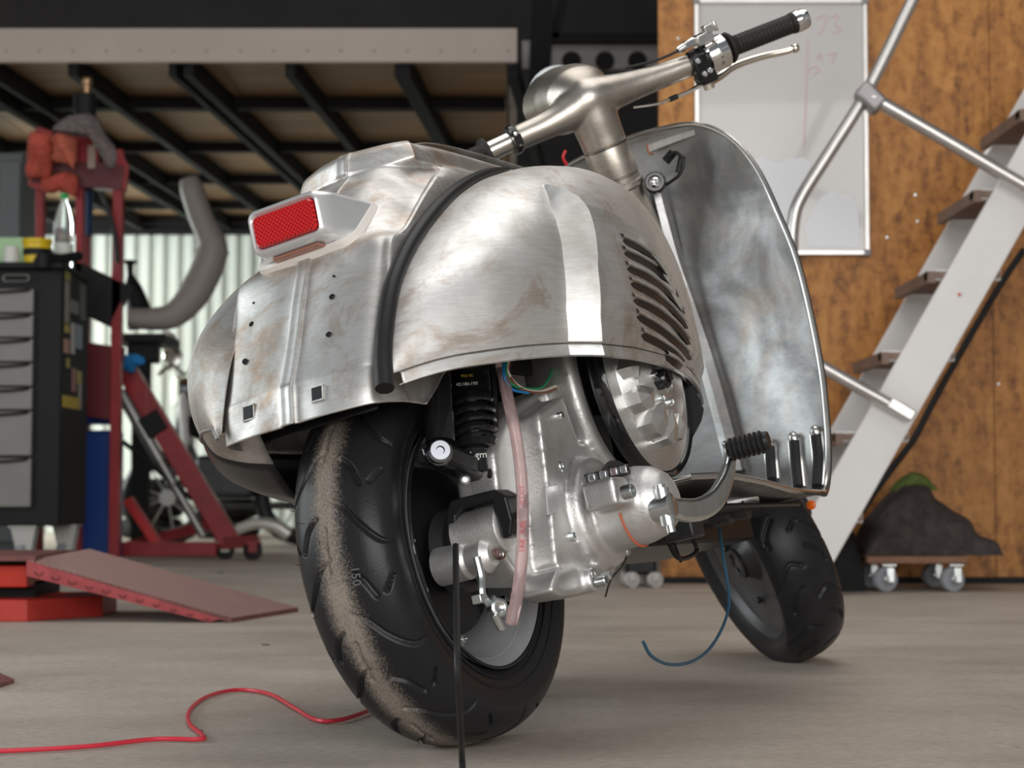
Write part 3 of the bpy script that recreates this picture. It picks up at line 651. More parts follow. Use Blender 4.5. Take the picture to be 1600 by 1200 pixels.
# pressed label band at the top and lock
m = MB()
A_, B_ = cr([bk(px, py, x=1.075) for px, py in ((1012, 228), (1050, 214), (1086, 203))], 12), cr([bk(px, py, x=1.075) for px, py in ((1016, 238), (1052, 224), (1088, 211))], 12)
dn2 = np.array([-.004, 0, 0]); m.grid(np.stack([A_+dn2*-1, A_+dn2, B_+dn2, B_-dn2])); m.build('stiffener', steel, shield)
# floor runners: black rubber in bright channels
for (pa, pb, pc) in (((1205, 697), (1207, 725), (1209, 752)), ((1243, 688), (1246, 725), (1250, 764)), ((1277, 678), (1281, 720), (1279, 762))):
    P = cr([on_shield(*pa), on_shield(*pb), on_shield(*pc)], 16); off = np.array([-.006, 0, .002])
    m = MB(); m.tube(P+off, .0105, 10); r_o = m.build('floor_runner', black_rub, shield)
    m = MB(); m.tube(P+off*.6+np.array([0, -.010, 0]), .004, 8); m.tube(P+off*.6+np.array([0, .011, 0]), .003, 8); m.ball(P[0]+off*1.2, .011, 12, (1, 1, 1.3)); m.build('runner_channel', satin, r_o)
m = MB(); m.tube([st(0, 0, s_) for s_ in np.linspace(-.42, .215, 24)], np.interp(np.linspace(-.42, .215, 24), [-.42, -.2, .0, .215], [.062, .052, .046, .041]), 40); colm = m.build('steering_column', steel_warm, sct, smooth=60)
m = MB(); m.lathe(st(0, 0, .195), _ax, [(0, .0425), (.004, .046), (.014, .046), (.016, .0425), (.026, .0425)], 40); m.build('column_collar', steel_warm, colm)
m = MB(); p = bk(1024, 287, x=1.010)-np.array([.02, 0, 0]); q = unit((-1, -.35, 0)); m.lathe(p+np.array([.02, 0, 0]), q, [(0, .021), (.012, .021), (.016, .018), (.016, .013), (.010, .012), (.010, 0)], 28); lk = m.build('ignition_lock', black_gloss, sct)
m = MB(); m.lathe(p+np.array([.02, 0, 0])+q*.010, q, [(0, .010), (.004, .010), (.006, .006), (.002, .0)], 20); m.build('lock_barrel', chrome, lk)
m = MB(); m.tube(cr([bk(px, py, x=1.03) for px, py in ((1028, 296), (1048, 284), (1062, 272), (1068, 252), (1056, 238), (1042, 246))], 30), .0035, 8); m.tube([bk(1040, 252, x=1.04), bk(1052, 238, x=1.04)], .009, 10); m.tube([bk(1060, 270, x=1.035), bk(1066, 244, x=1.035)], .007, 10); m.build('lock_wiring', black_rub, lk)
m = MB(); m.tube(cr([bk(px, py, x=1.05) for px, py in ((1011, 225), (1014, 240), (1022, 240))], 8), .0022, 6); m.build('earth_tag', mat('copper_tag', (.5, .22, .14), .8, .4), lk)

# --- headset (cast in one with the bar stubs), blended
H = MB()
def sloft(secs, n=24):                              # sections across: v, u, s, radius_u, radius_s
    S_ = cr(np.array(secs, float), 40); a = np.linspace(0, 2*math.pi, n, endpoint=False)
    G_ = [[st(r[1]+r[3]*math.cos(b_), r[0], r[2]+r[4]*math.sin(b_)) for b_ in a] for r in S_]
    bs = H.n; H.grid(np.array(G_), closev=True); H.F.append(tuple(bs+j for j in range(n))[::-1]); H.F.append(tuple(bs+39*n+j for j in range(n)))
sloft([(-.222, 0, .362, .023, .023), (-.16, 0, .366, .024, .025), (-.10, .0, .372, .027, .029), (-.05, .0, .378, .036, .036), (0, .010, .384, .058, .048), (.045, .0, .376, .038, .035), (.09, 0, .372, .028, .027), (.162, 0, .372, .024, .024)])
H.tube([st(0, 0, s_) for s_ in (.285, .31, .34, .37, .40)], [.044, .044, .046, .046, .036], 32)
# lamp nacelle
def nac(u): return None
a = np.linspace(0, 2*math.pi, 32, endpoint=False)
secs = [(-.028, .398, .012), (-.01, .398, .04), (.03, .398, .066), (.08, .392, .080), (.13, .388, .084), (.150, .388, .084), (.152, .388, .02)]
G_ = np.array([[st(u_, r_*math.cos(b_)*1.0, s_+r_*.78*math.sin(b_)) for b_ in a] for (u_, s_, r_) in secs]); bs = H.n; H.grid(G_, closev=True); H.F.append(tuple(bs+j for j in range(32))[::-1]); H.F.append(tuple(bs+6*32+j for j in range(32)))
head = H.build('headset', steel_warm, sct, remesh=.0035, rsmooth=10)
m = MB(); m.lathe(st(.15, 0, .388), SM[:, 0], [(-.006, .068), (.004, .070), (.008, .066), (.016, .05), (.02, .0)], 36); m.build('headlamp_glass', mat('lamp_glass', (.75, .8, .85), .2, .1, coat=.6), head)
m = MB(); m.lathe(st(0, 0, .222), _ax, [(0, .0405), (.002, .0405), (.004, .044), (.062, .0445), (.066, .043)], 40); m.build('headset_neck', steel_warm, head)
m = MB(); m.lathe(st(0, 0, .2855), _ax, [(0, .0447), (.002, .0447)], 40); m.build('neck_seam', black_paint, head)
Vr = SM[:, 1]
def bar(prof_, mt, name, par, v0, s0=.362, sgn=-1, n=24, u0=0):
    b = MB(); b.lathe(st(u0, v0, s0), Vr*sgn+_ax*(.055*sgn*1 if sgn < 0 else 0), prof_, n); return b.build(name, mt, par)
rb = bar([(0, .023), (.004, .0255), (.030, .0275), (.034, .026), (.036, .022)], black_gloss, 'brake_clamp', sct, -.222)
# switch housing and levers on the right
m = MB(); m.lathe(st(0, -.255, .361), -Vr, [(0, .026), (.004, .031), (.020, .033), (.022, .030), (.026, .034), (.044, .034), (.050, .029), (.052, .022)], 28)
sw = m.build('throttle_housing', chrome, sct)
m = MB(); R3 = SM
m.box(st(-.012, -.262, .400), (.034, .034, .020), R3); m.box(st(-.012, -.235, .402), (.02, .03, .014), R3); m.tube([st(-.012, -.205, .398), st(-.012, -.245, .404)], .008, 12); m.box(st(-.02, -.275, .414), (.018, .018, .016), R3); m.tube([st(-.02, -.292, .402), st(-.02, -.292, .424)], .004, 8)
m.build('switch_block', chrome, sw, bevel=.003)
m = MB(); m.box(st(-.018, -.236, .352), (.026, .034, .052), R3); m.box(st(.0, -.245, .326), (.04, .036, .022), R3); m.build('lever_bracket', black_gloss, sw, bevel=.005)
for (v_, s_) in ((-.228, .366), (-.245, .340), (-.232, .338)):
    m = MB(); m.lathe(st(-.031, v_, s_), -SM[:, 0], [(0, .0055), (.003, .0055), (.005, .004)], 12); m.build('clamp_bolt', zinc, sw)
lv = cr([st(.01, -.248, .316), st(.03, -.285, .314), st(.045, -.33, .318), st(.05, -.39, .312), st(.045, -.44, .302), st(.04, -.462, .300)], 40)
m = MB(); m.tube(lv, np.interp(np.linspace(0, 1, 40), [0, .2, .6, .93, 1], [.011, .0085, .0072, .0062, .0062]), 12); m.ball(lv[-1], .0095, 12); m.lathe(lv[0]-_ax*.014, _ax, [(0, .011), (.026, .011), (.028, .008)], 16)
m.build('brake_lever', mat('polished_lever', (.86, .80, .70), 1, .16), sct)
m = MB(); m.tube(cr([st(.0, -.232, .318), st(0, -.20, .316), st(0, -.165, .317)], 10), .0042, 8); m.tube(cr([st(0, -.168, .317), st(.0, -.13, .32), st(.005, -.085, .332)], 12), .003, 8); cb = m.build('brake_cable', chrome, sct)
m = MB(); m.tube(cr([st(0, -.175, .317), st(0, -.158, .3175)], 4), .0055, 10); m.build('cable_ferrule', black_rub, cb)
m = MB(); m.tube(cr([st(-.012, -.21, .398), st(-.005, -.16, .398), st(.01, -.10, .408)], 14), .0028, 8); m.build('switch_cable', black_rub, sct)
# grip
gp = [(0, .020), (.001, .031), (.004, .032), (.008, .029), (.016, .021)]
for k in range(15): gp += [(.02+k*.0082, .0185), (.023+k*.0082, .0198), (.026+k*.0082, .0198), (.028+k*.0082, .0185)]
gp += [(.146, .021), (.152, .0215), (.155, .019)]
gr_ = bar(gp, grip_mat, 'handlebar_grip', sct, -.308, .361)
m = MB(); m.lathe(st(0, -.46, .3525), -Vr-_ax*.055, [(0, .0215), (.010, .0225), (.012, .021), (.020, .0215), (.028, .019), (.030, .012), (.031, 0)], 24); m.build('bar_end', chrome, gr_)
# left bar stub
m = MB(); m.tube([st(0, .16, .372), st(0, .232, .371)], .0195, 24); lb = m.build('bar_tube', mat('bar_silver', (.70, .66, .60), 1, .22), sct)
m = MB(); m.lathe(st(0, .158, .372), Vr, [(0, .0265), (.003, .029), (.012, .029), (.015, .0265)], 28); m.box(st(-.028, .166, .372), (.012, .016, .02), SM); m.build('bar_clamp', black_gloss, lb)
m = MB(); m.lathe(st(0, .22, .371), Vr, [(0, .021), (.002, .030), (.010, .030), (.016, .021), (.17, .0205), (.18, .015)], 24); m.build('handlebar_grip', grip_mat, lb)
m = MB(); m.lathe(st(-.024, .165, .384), unit(-SM[:, 0]), [(0, .005), (.006, .005), (.007, .003)], 10); m.lathe(st(-.026, .166, .364), unit(-SM[:, 0]), [(0, .004), (.006, .004)], 10); m.build('clamp_bolt', chrome, lb)
m = MB(); m.tube(cr([bk(884, 235, x=.93), bk(880, 246, x=.93), bk(886, 258, x=.94)], 8), .003, 6); m.build('red_wire', mat('red_wire', (.6, .02, .03), 0, .4), sct)

# --- under the floor: tunnel, cross tube, stand, fork
m = MB(); m.box((.70, 0, .262), (.62, .20, .040)); m.box((.62, -.15, .274), (.44, .22, .008)); m.box((.62, .15, .274), (.44, .22, .008)); m.build('floor_tunnel', black_paint, sct, bevel=.008)
m = MB(); m.cyl(bk(1123, 797, y=-.185), bk(1168, 790, y=-.235), .022, 20); m.lathe(bk(1112, 800, y=-.18), (0, -1, 0), [(0, .026), (.03, .026), (.034, .02)], 20); m.build('pivot_tube', dark_metal, sct)
m = MB(); m.cyl(bk(1118, 795, y=-.19), bk(1180, 772, y=-.25), .0165, 20); m.build('peg_tube', cast, sct)
m = MB(); m.box(bk(1068, 826, y=-.20), (.05, .05, .035)); m.build('stand_bracket', dark_metal, sct, bevel=.004)
P = cr([bk(px, py, y=-.12) for px, py in ((1040, 838), (1060, 872), (1088, 862), (1080, 836))], 24); m = MB(); m.tube(P, .004, 8); m.tube(cr([bk(px, py, y=-.10) for px, py in ((1050, 840), (1064, 878))], 6), .003, 6); m.build('stand_spring', black_paint, sct)
foot = (np.array([.30, -.0, 0])); fw_ = toworld((.60, .12, .24)); 
gl = np.array([fw_[0]-.16, fw_[1]+.02, .006]); gloc = (gl-BO)@BM
m = MB(); m.tube(cr([(.60, .10, .262), (.60, .13, .23), (gloc+np.array([.60, .12, .24]))/2, gloc], 16), .009, 10); m.build('side_stand', black_paint, sct)
m = MB(); m.tube([st(0, 0, s_) for s_ in (-.40, -.48)], .03, 18); m.tube(cr([st(0, 0, -.44), st(-.01, -.08, -.50), st(-.02, -.095, -.56), fc-ay*.08], 20), .019, 12); m.tube([fc-ay*.09, fc-ay*.01], .014, 12); m.build('front_fork', dark_metal, sct)
m = MB(); p = bk(1268, 789, x=1.12); m.lathe(p, (-1, 0, 0), [(0, .009), (.004, .009), (.006, .006), (.007, 0)], 16); m.build('orange_reflector', mat('orange_lens', (.9, .16, .01), 0, .3), sct)

# --- engine: blended castings
Eg = MB()
def poly(pts_, y0, y1): Eg.prism([bk(px, py, y=y0) for px, py in pts_], (0, y1-y0, 0))
poly([(772, 705), (790, 650), (835, 612), (872, 600), (888, 640), (905, 700), (930, 760), (925, 860), (905, 905), (815, 905), (790, 870), (783, 800)], -.150, -.085)
poly([(842, 645), (880, 618), (905, 690), (958, 712), (980, 760), (985, 850), (955, 905), (905, 905), (870, 880), (862, 800)], -.190, -.130)
poly([(866, 905), (872, 890), (925, 880), (948, 895), (948, 912), (930, 925), (880, 932), (862, 922)], -.200, -.150)
cC = bk(940, 800, y=-.205); ya = np.array([0, -1., 0])
Eg.lathe(cC+np.array([0, .04, 0]), ya, [(0, .082), (.040, .082), (.048, .074), (.05, .05)], 40)
Eg.lathe(cC+np.array([0, .01, -.004]), ya, [(0, .058), (.075, .056), (.100, .050), (.118, .036), (.126, .018), (.127, 0)], 40)
kk = bk(948, 772, y=-.255); Eg.box(kk, (.05, .05, .04), np.eye(3))
for (px, py, y0, y1, r_) in ((890, 838, -.185, -.10, .0165), (872, 730, -.180, -.12, .017), (976, 862, -.20, -.15, .014), (930, 905, -.215, -.15, .017), (896, 700, -.175, -.12, .012)):
    c_ = bk(px, py, y=y0); Eg.cyl(c_, c_+np.array([0, y1-y0, 0]), r_, 18)
# cooling-fan housing ring
FC = np.array([.326, -.22, .486]); 
def ring(o, prof_, n=64): Eg.lathe(o, ya, prof_, n, cap=False)
ring(FC+np.array([-.008, .10, 0]), [(0, .150), (0, .178), (.05, .186), (.078, .188), (.084, .180), (.084, .160), (.06, .150), (0, .150)])
Eg.box(FC+np.array([-.09, .07, -.13]), (.10, .05, .16))
eng = Eg.build('engine_case', cast, sct, remesh=.0042, rsmooth=5)
m = MB(); m.tube(cr([bk(px, py, y=-.1505) for px, py in ((842, 645), (850, 672), (853, 730), (868, 790), (872, 850), (893, 905))], 30), .0010, 6); m.build('case_joint', dark_metal, eng)
for (px, py, y_, r_, hx) in ((890, 838, -.188, .008, 0), (872, 730, -.184, .0085, 0), (834, 704, -.152, .0085, 6), (976, 862, -.206, .007, 0), (940, 908, -.225, .0075, 0), (921, 898, -.208, .009, 0), (949, 900, -.222, .006, 6), (982, 768, -.300, .010, 0), (872, 650, -.19, .006, 0), (958, 742, -.24, .006, 0)):
    c_ = bk(px, py, y=y_); b = MB(); b.lathe(c_+np.array([0, .008, 0]), ya, [(0, r_), (.014, r_), (.0155, r_*.85), (.0155, r_*.5), (.010, r_*.45), (.010, 0)] if not hx else [(0, r_*1.1), (.012, r_*1.1), (.014, r_*.8)], hx or 18); b.build('bolt', zinc, eng)
m = MB(); c0, c1, c2, c3 = [bk(px, py, y=-.1935) for px, py in ((853, 760), (872, 757), (877, 797), (857, 804))]; m.prism([c0, c1, c2, c3], (0, .006, 0)); m.build('number_pad', silver, eng, smooth=0, bevel=.001)
m = MB(); A = np.linspace(math.radians(95), math.radians(215), 30); m.tube([cC+np.array([.0575*math.cos(t), -.052, -.004+.0575*math.sin(t)]) for t in np.linspace(3.3, 5.0, 24)], .0016, 6); m.build('gasket_sealant', mat('orange_sealant', (.55, .13, .06), 0, .5), eng)
m = MB(); m.box(bk(948, 742, y=-.245), (.010, .07, .016)); m.tube([cC+np.array([.066*math.cos(t), -.035, -.004+.066*math.sin(t)]) for t in np.linspace(.9, 2.3, 20)], .006, 8); cl = m.build('hose_clamp', dark_metal, eng, bevel=.002)
m = MB()
for dy in (-.03, -.015, .002, .02): m.box(bk(948, 742, y=-.245)+np.array([-.006, dy, .001]), (.006, .010, .011))
m.build('clamp_teeth', chrome, cl, bevel=.001)
# --- fan cover: machined disc with facets, inside a black ring
m = MB(); m.lathe(FC+np.array([0, .03, 0]), ya, [(.020, .146), (.038, .150), (.047, .156), (.049, .159), (.046, .162), (.036, .163), (.024, .162)], 72, cap=False); fr_ = m.build('fan_ring', black_gloss, sct, smooth=50)
def rings(r0, r1, h0, h1, n):
    out = []
    for k in range(n):
        t = k/n; r_ = r0+(r1-r0)*t; h_ = h0+(h1-h0)*t; dr = (r1-r0)/n; out += [(h_, r_), (h_, r_+dr*.45), (h_-.0007, r_+dr*.55), (h_-.0007, r_+dr*.95)]
    return out
m = MB(); m.lathe(FC+np.array([0, .03, 0]), ya, [(.036, .152)]+rings(.151, .112, .043, .046, 12)+[(.048, .110), (.066, .090)]+rings(.089, .03, .067, .070, 16)+[(.070, .028), (.062, .020), (.062, 0)], 72, cap=False); fan = m.build('fan_cover', machined, fr_, smooth=25)
# faceted petals milled round the boss
for k, (a0_, a1_, ri, ro_, hh_) in enumerate(((196, 222, .066, .116, .010), (224, 250, .060, .122, .012), (252, 276, .062, .118, .010), (278, 298, .070, .116, .008), (168, 192, .078, .112, .006))):
    am = math.radians((a0_+a1_)/2); c2 = [(am, ri), (math.radians(a1_), (ri+ro_)/2), (math.radians(a1_)-.06, ro_*.96), (am, ro_), (math.radians(a0_)+.06, ro_*.96), (math.radians(a0_), (ri+ro_)/2)]
    base = [FC+np.array([r_*math.cos(t), -.012-(.020 if r_ < .1 else 0), r_*math.sin(t)]) for t, r_ in c2]
    topp = [FC+np.array([r_*math.cos(t), -.038-hh_*(1-abs(i_-0)/6)*(1 if r_ < .1 else .2), r_*math.sin(t)]) for i_, (t, r_) in enumerate([(am+(t-am)*.9, r_*(.97 if r_ > .1 else 1.03)) for t, r_ in c2])]
    b = MB(); b.add(base+topp+[(topp[0]+topp[3])/2+np.array([0, -.005, 0])], [(i_, (i_+1) % 6, 6+(i_+1) % 6, 6+i_) for i_ in range(6)]+[(6+i_, 6+(i_+1) % 6, 12) for i_ in range(6)]); b.build('facet', machined, fan, smooth=0)
m = MB(); c_ = bk(1036, 592, y=-.268); m.lathe(c_, ya, [(-.02, .016), (.004, .016), (.008, .013), (.008, .009), (.002, .008), (.002, 0)], 24); m.lathe(c_+np.array([.02, 0, .005]), ya, [(-.02, .008), (.006, .008), (.008, .005)], 12); m.build('nut', black_gloss, fan)
for px, py in ((1022, 586), (1034, 622), (1048, 628), (1046, 604)):
    b = MB(); b.lathe(bk(px, py, y=-.262), ya, [(-.01, .006), (.003, .006), (.004, .004), (.001, .003), (.001, 0)], 14); b.build('cover_screw', zinc, fan)
m = MB(); m.prism([bk(px, py, y=-.13) for px, py in ((1046, 560), (1080, 590), (1100, 640), (1096, 658), (1076, 696), (1040, 735), (1020, 700))], (0, .01, 0)); m.lathe(FC+np.array([0, .085, 0]), ya, [(0, .158), (.004, .158)], 48); m.lathe(FC+np.array([0, .075, 0]), ya, [(0, .157), (.055, .158)], 48, cap=False); m.build('fan_gap_shade', black_paint, fr_, smooth=0)  # black plate and discs stand in for the shaded opening under the cowl
# --- kick starter
kc = bk(1040, 792, y=-.315)
m = MB(); m.lathe(kc+np.array([0, .03, 0]), ya, [(0, .012), (.012, .012), (.012, .019), (.040, .019), (.042, .016)], 24); m.tube([kc+np.array([-.004, 0, .026]), kc+np.array([-.004, 0, -.026])], .0115, 16); m.lathe(kc+np.array([-.006, 0, .024]), (0, 0, 1), [(0, .008), (.007, .008), (.008, .005)], 16); m.tube([kc+np.array([.0, 0, -.026]), kc+np.array([0, 0, -.036])], .007, 12); ks = m.build('kick_boss', zinc, sct)
P = cr([bk(px, py, y=yy) for px, py, yy in ((1046, 792, -.318), (1066, 797, -.322), (1092, 796, -.326), (1116, 782, -.332), (1131, 757, -.336), (1139, 728, -.34), (1140, 706, -.342), (1134, 688, -.342))], 40)
m = MB(); wdt = np.interp(np.linspace(0, 1, 40), [0, .15, .5, .8, 1], [.014, .017, .0165, .0105, .005])
T = np.gradient(P, axis=0); T /= np.linalg.norm(T, axis=1)[:, None]
G_ = []
for p, t, w_ in zip(P, T, wdt):
    nn = unit(np.cross(t, ya)); G_.append([p+nn*w_*c_+ya*s_*.0075 for c_, s_ in ((1, -.6), (1, .6), (.8, 1), (-.8, 1), (-1, .6), (-1, -.6), (-.8, -1), (.8, -1))])
b0 = m.n; m.grid(np.array(G_), closev=True); m.F.append(tuple(range(8))[::-1]); m.F.append(tuple(39*8+j for j in range(8)))
kl = m.build('kick_lever', zinc, ks, smooth=40, sub=1)
pd = bk(1137, 704, y=-.345); pr_ = [(0, .012)]
for k in range(7): pr_ += [(.004+k*.0075, .0135), (.0055+k*.0075, .0175), (.0085+k*.0075, .0175), (.010+k*.0075, .0135)]
pr_ += [(.058, .015), (.064, .0135), (.064, .0)]
m = MB(); m.lathe(pd, unit(ya+np.array([.12, 0, .0])), pr_, 24); m.build('pedal_rubber', black_rub, ks)

# --- rear shock absorber
ys = -.115
top_, bot_ = bk(733, 560, y=ys), bk(746, 742, y=ys)
ax_s = unit(bot_-top_); Ls = np.linalg.norm(bot_-top_)
m = MB(); m.lathe(top_-ax_s*.03, ax_s, [(0, .028), (.085, .028), (.088, .022), (.13, .022), (.135, .025), (Ls-.02, .025), (Ls, .022), (Ls+.03, .018)], 28); shk = m.build('shock_absorber', black_gloss, sct)
hx = np.linspace(0, 4.6*2*math.pi, 150); x_, y_, d_ = frame(ax_s)
m = MB(); m.tube([top_+ax_s*(.062+.068*t/hx[-1])+(x_*math.cos(t)+y_*math.sin(t))*.029 for t in hx], .0048, 8); m.build('coil_spring', black_gloss, shk)
m = MB(); m.lathe(top_+ax_s*.128, ax_s, [(0, .026), (.002, .032), (.012, .032), (.014, .027)], 20); m.build('spring_collar', black_gloss, shk)
th_ = [(0, .0235)]
for k in range(9): th_ += [(.003+k*.0038, .0262), (.0048+k*.0038, .0242)]
m = MB(); m.lathe(top_+ax_s*.142, ax_s, th_, 20, cap=False); m.build('thread', dark_metal, shk)
rt, rbm = bk(683, 560, y=ys), bk(688, 688, y=ys)
m = MB(); m.lathe(rt, rbm-rt, [(0, .0185), (np.linalg.norm(rbm-rt)-.04, .0185), (np.linalg.norm(rbm-rt)-.038, .0200), (np.linalg.norm(rbm-rt)+.004, .0200)], 24); m.build('gas_reservoir', black_gloss, shk)
m = MB(); m.beam(bk(686, 712, y=ys), bk(752, 738, y=ys), .030, .034); m.build('reservoir_bridge', black_paint, shk, bevel=.008)
m = MB(); p = bk(684, 712, y=ys-.004); q = unit((-.75, -.6, .1)); m.lathe(p, q, [(0, .018), (.016, .018), (.018, .0165), (.026, .0165), (.029, .013), (.029, .006), (.024, .005), (.024, 0)], 20); m.build('adjuster_knob', mat('dark_chrome', (.30, .31, .34), 1, .2), shk)
m = MB(); m.lathe(bk(726, 750, y=ys-.02), unit((-.8, -.6, 0)), [(0, .007), (.006, .007), (.008, .004), (.003, .003), (.003, 0)], 16); m.build('valve_screw', zinc, shk)
def text(s_, size, o, xd, yd, mt, par, name, ext=.0004):
    cu = bpy.data.curves.new(name, 'FONT'); cu.body = s_; cu.size = size; cu.extrude = ext; cu.align_x = 'CENTER'; cu.align_y = 'CENTER'; cu.resolution_u = 2
    to = bpy.data.objects.new(name+'_tmp', cu); me = to.to_mesh(); me2 = me.copy(); to.to_mesh_clear(); bpy.data.objects.remove(to)
    xd, yd = unit(xd), np.asarray(yd, float); yd = unit(yd-xd*(xd@yd)); zd_ = np.cross(xd, yd)
    for v in me2.vertices: v.co = Vector(tuple(np.asarray(o)+xd*v.co[0]+yd*v.co[1]+zd_*v.co[2]))
    me2.materials.clear(); me2.materials.append(mt); t_ = bpy.data.objects.new(name, me2); col.objects.link(t_)
    if par is not None: t_.parent = par
    return t_
M_wt = mat('white_print', (.75, .75, .73), 0, .6); M_yt = mat('yellow_print', (.65, .5, .05), 0, .6); M_gt = mat('grey_print', (.30, .30, .30), 0, .6); M_rt = mat('red_print', (.60, .08, .10), 0, .5)
camb = (CAMP-BO)@BM
def facing(p): v = unit(camb-p); v[2] = 0; return unit(v)
def print_on(s_, size, px, py, axis_o, r_, mt, par, name, updir):
    c_ = bk(px, py, y=ys); c_ = top_+ax_s*((c_-top_)@ax_s); v = unit(camb-c_); v = unit(v-ax_s*(v@ax_s)); xd = unit(np.cross(updir, v)); c_ = c_+xd*((px-float(np.interp(py, [560, 742], [733, 746])))/1000); text(s_, size, c_+v*(r_+.0012), xd, updir, mt, par, name)
print_on('42:180-190', .0066, 731, 609, None, .0282, M_wt, shk, 'spring_rate_print', -ax_s)
print_on('PRO SC', .005, 731, 597, None, .0284, M_yt, shk, 'maker_print', -ax_s)
print_on('bgm', .014, 748, 724, None, .026, M_wt, shk, 'logo_print', -ax_s)
print_on('REBOUND', .004, 722, 712, None, .034, M_gt, shk, 'knob_print', -ax_s)
# mudguard lip and inner arch above the wheel
m = MB(); m.grid(np.stack([cr([bk(px, py, y=yy) for px, py in ((600, 612), (640, 616), (660, 606), (680, 590))], 12) for yy in (-.128, -.10, -.06)])); m.build('inner_arch', steel_dark, sct, solid=.002)
# U bracket and silent-block bush
xb = -.108
U = [(694, 860), (697, 800), (702, 783), (718, 778), (770, 765), (790, 775), (800, 812), (798, 838), (785, 842), (772, 800), (768, 782), (722, 795), (712, 806), (716, 858), (724, 872), (708, 880)]
m = MB(); m.prism([bk(px, py, x=xb) for px, py in U], (.046, 0, 0)); ub = m.build('mount_bracket', black_paint, sct, smooth=0, bevel=.003)
c_ = bk(757, 832, x=-.082); m = MB(); m.lathe(c_+np.array([.0, .038, 0]), ya, [(0, .030), (.002, .033), (.070, .033), (.072, .031), (.074, .024), (.074, .012), (.082, .012), (.083, 0)], 36); m.build('bush', cast, ub)
m = MB(); m.lathe(c_+np.array([0, -.044, .004]), ya, [(0, .011), (.010, .011), (.010, .014), (.022, .014), (.024, .011)], 6); m.build('nut', zinc, ub)
m = MB(); c2_ = bk(705, 880, y=-.085); m.lathe(c2_+np.array([.02, .0, 0]), ya, [(-.03, .026), (.015, .026), (.020, .022), (.045, .024), (.055, .016)], 30); m.build('hub_boss', cast, sct)
m = MB(); m.lathe(bk(725, 860, y=-.065), ya, [(-.02, .06), (.0, .058), (.006, .045)], 40); m.build('brake_backplate', mat('backplate', (.05, .05, .055), .5, .4), sct)
# brake arm, linkage
P = cr([bk(px, py, y=-.135) for px, py in ((745, 870), (752, 900), (754, 930), (768, 948), (776, 956))], 16)
m = MB(); m.tube(P, .0055, 8); m.tube([p+np.array([.008, -.006, .002]) for p in P[9:]], .0045, 8); ba = m.build('brake_arm', zinc, sct)
m = MB(); c_ = bk(777, 950, y=-.145); q = unit((-.6, -.8, 0)); m.lathe(c_, q, [(-.012, .010), (0, .0125), (.008, .0125), (.010, .008), (.004, .0)], 16); m.tube([bk(772, 958, y=-.145), bk(785, 983, y=-.145)], .006, 10); m.box(bk(748, 936, y=-.14), (.014, .014, .012)); m.build('cable_trunnion', zinc, ba, bevel=.001)
hx = np.linspace(0, 5*2*math.pi, 80); m = MB(); p0 = bk(760, 868, y=-.125); m.tube([p0+np.array([0, -.024*t/hx[-1], 0])+np.array([math.cos(t), 0, math.sin(t)])*.009 for t in hx], .0015, 6); m.build('return_spring', mat('rusty_spring', (.16, .09, .07), .8, .5), ba)
# fuel hose (milky, with red lettering) and loom
hp = cr([bk(px, py, y=yy) for px, py, yy in ((783, 570, -.16), (794, 625, -.175), (806, 680, -.185), (814, 740, -.195), (817, 800, -.200), (816, 860, -.200), (810, 920, -.195), (799, 974, -.185))], 60)
M_hose = mat('milky_hose', (.90, .70, .70), 0, .25, .06, 20, trans=.8, ior=1.2); m = MB(); m.tube(hp, .0082, 16); hs_ = m.build('fuel_hose', M_hose, sct)
for s_, k in (('FUEL', 37), ('LINE', 41), ('SCOOT', 30)):
    p = hp[k]; v = unit(camb-p); up_ = unit(hp[k]-hp[k+2]); text(s_, .009, p+v*.0088, up_, np.cross(v, up_), M_rt, hs_, 'hose_print')
for cname, colr, pts_ in (('blue_wire', (.02, .22, .55), ((787, 560), (788, 590), (800, 608), (825, 614))), ('green_wire', (.02, .30, .12), ((791, 560), (791, 585), (806, 604), (845, 606), (862, 580), (861, 560))), ('white_wire', (.80, .76, .66), ((795, 560), (793, 580), (810, 603), (840, 612), (869, 603))), ('brown_wire', (.24, .09, .05), ((797, 560), (796, 586), (815, 608), (850, 613), (872, 606)))):
    m = MB(); m.tube(cr([bk(px, py, y=-.172) for px, py in pts_], 24), .0022, 7); m.build(cname, mat(cname, colr, 0, .4), sct)
m = MB(); m.prism([bk(px, py, y=-.165) for px, py in ((846, 640), (850, 632), (884, 620), (888, 628), (872, 636))], (0, .012, 0)); m.build('connector_sleeve', mat('olive_sleeve', (.42, .42, .17), 0, .35), sct, smooth=0, bevel=.002)
m = MB(); m.box((.06, -.135, .60), (.26, .008, .20)); m.build('cowl_shade_sheet', black_paint, sct)  # black sheet standing in for the shade inside the cowl
m = MB(); m.tube(cr([bk(px, py, y=-.14) for px, py in ((768, 566), (775, 640), (772, 700), (765, 745))], 16), .0035, 8); m.build('brake_hose', black_rub, sct)
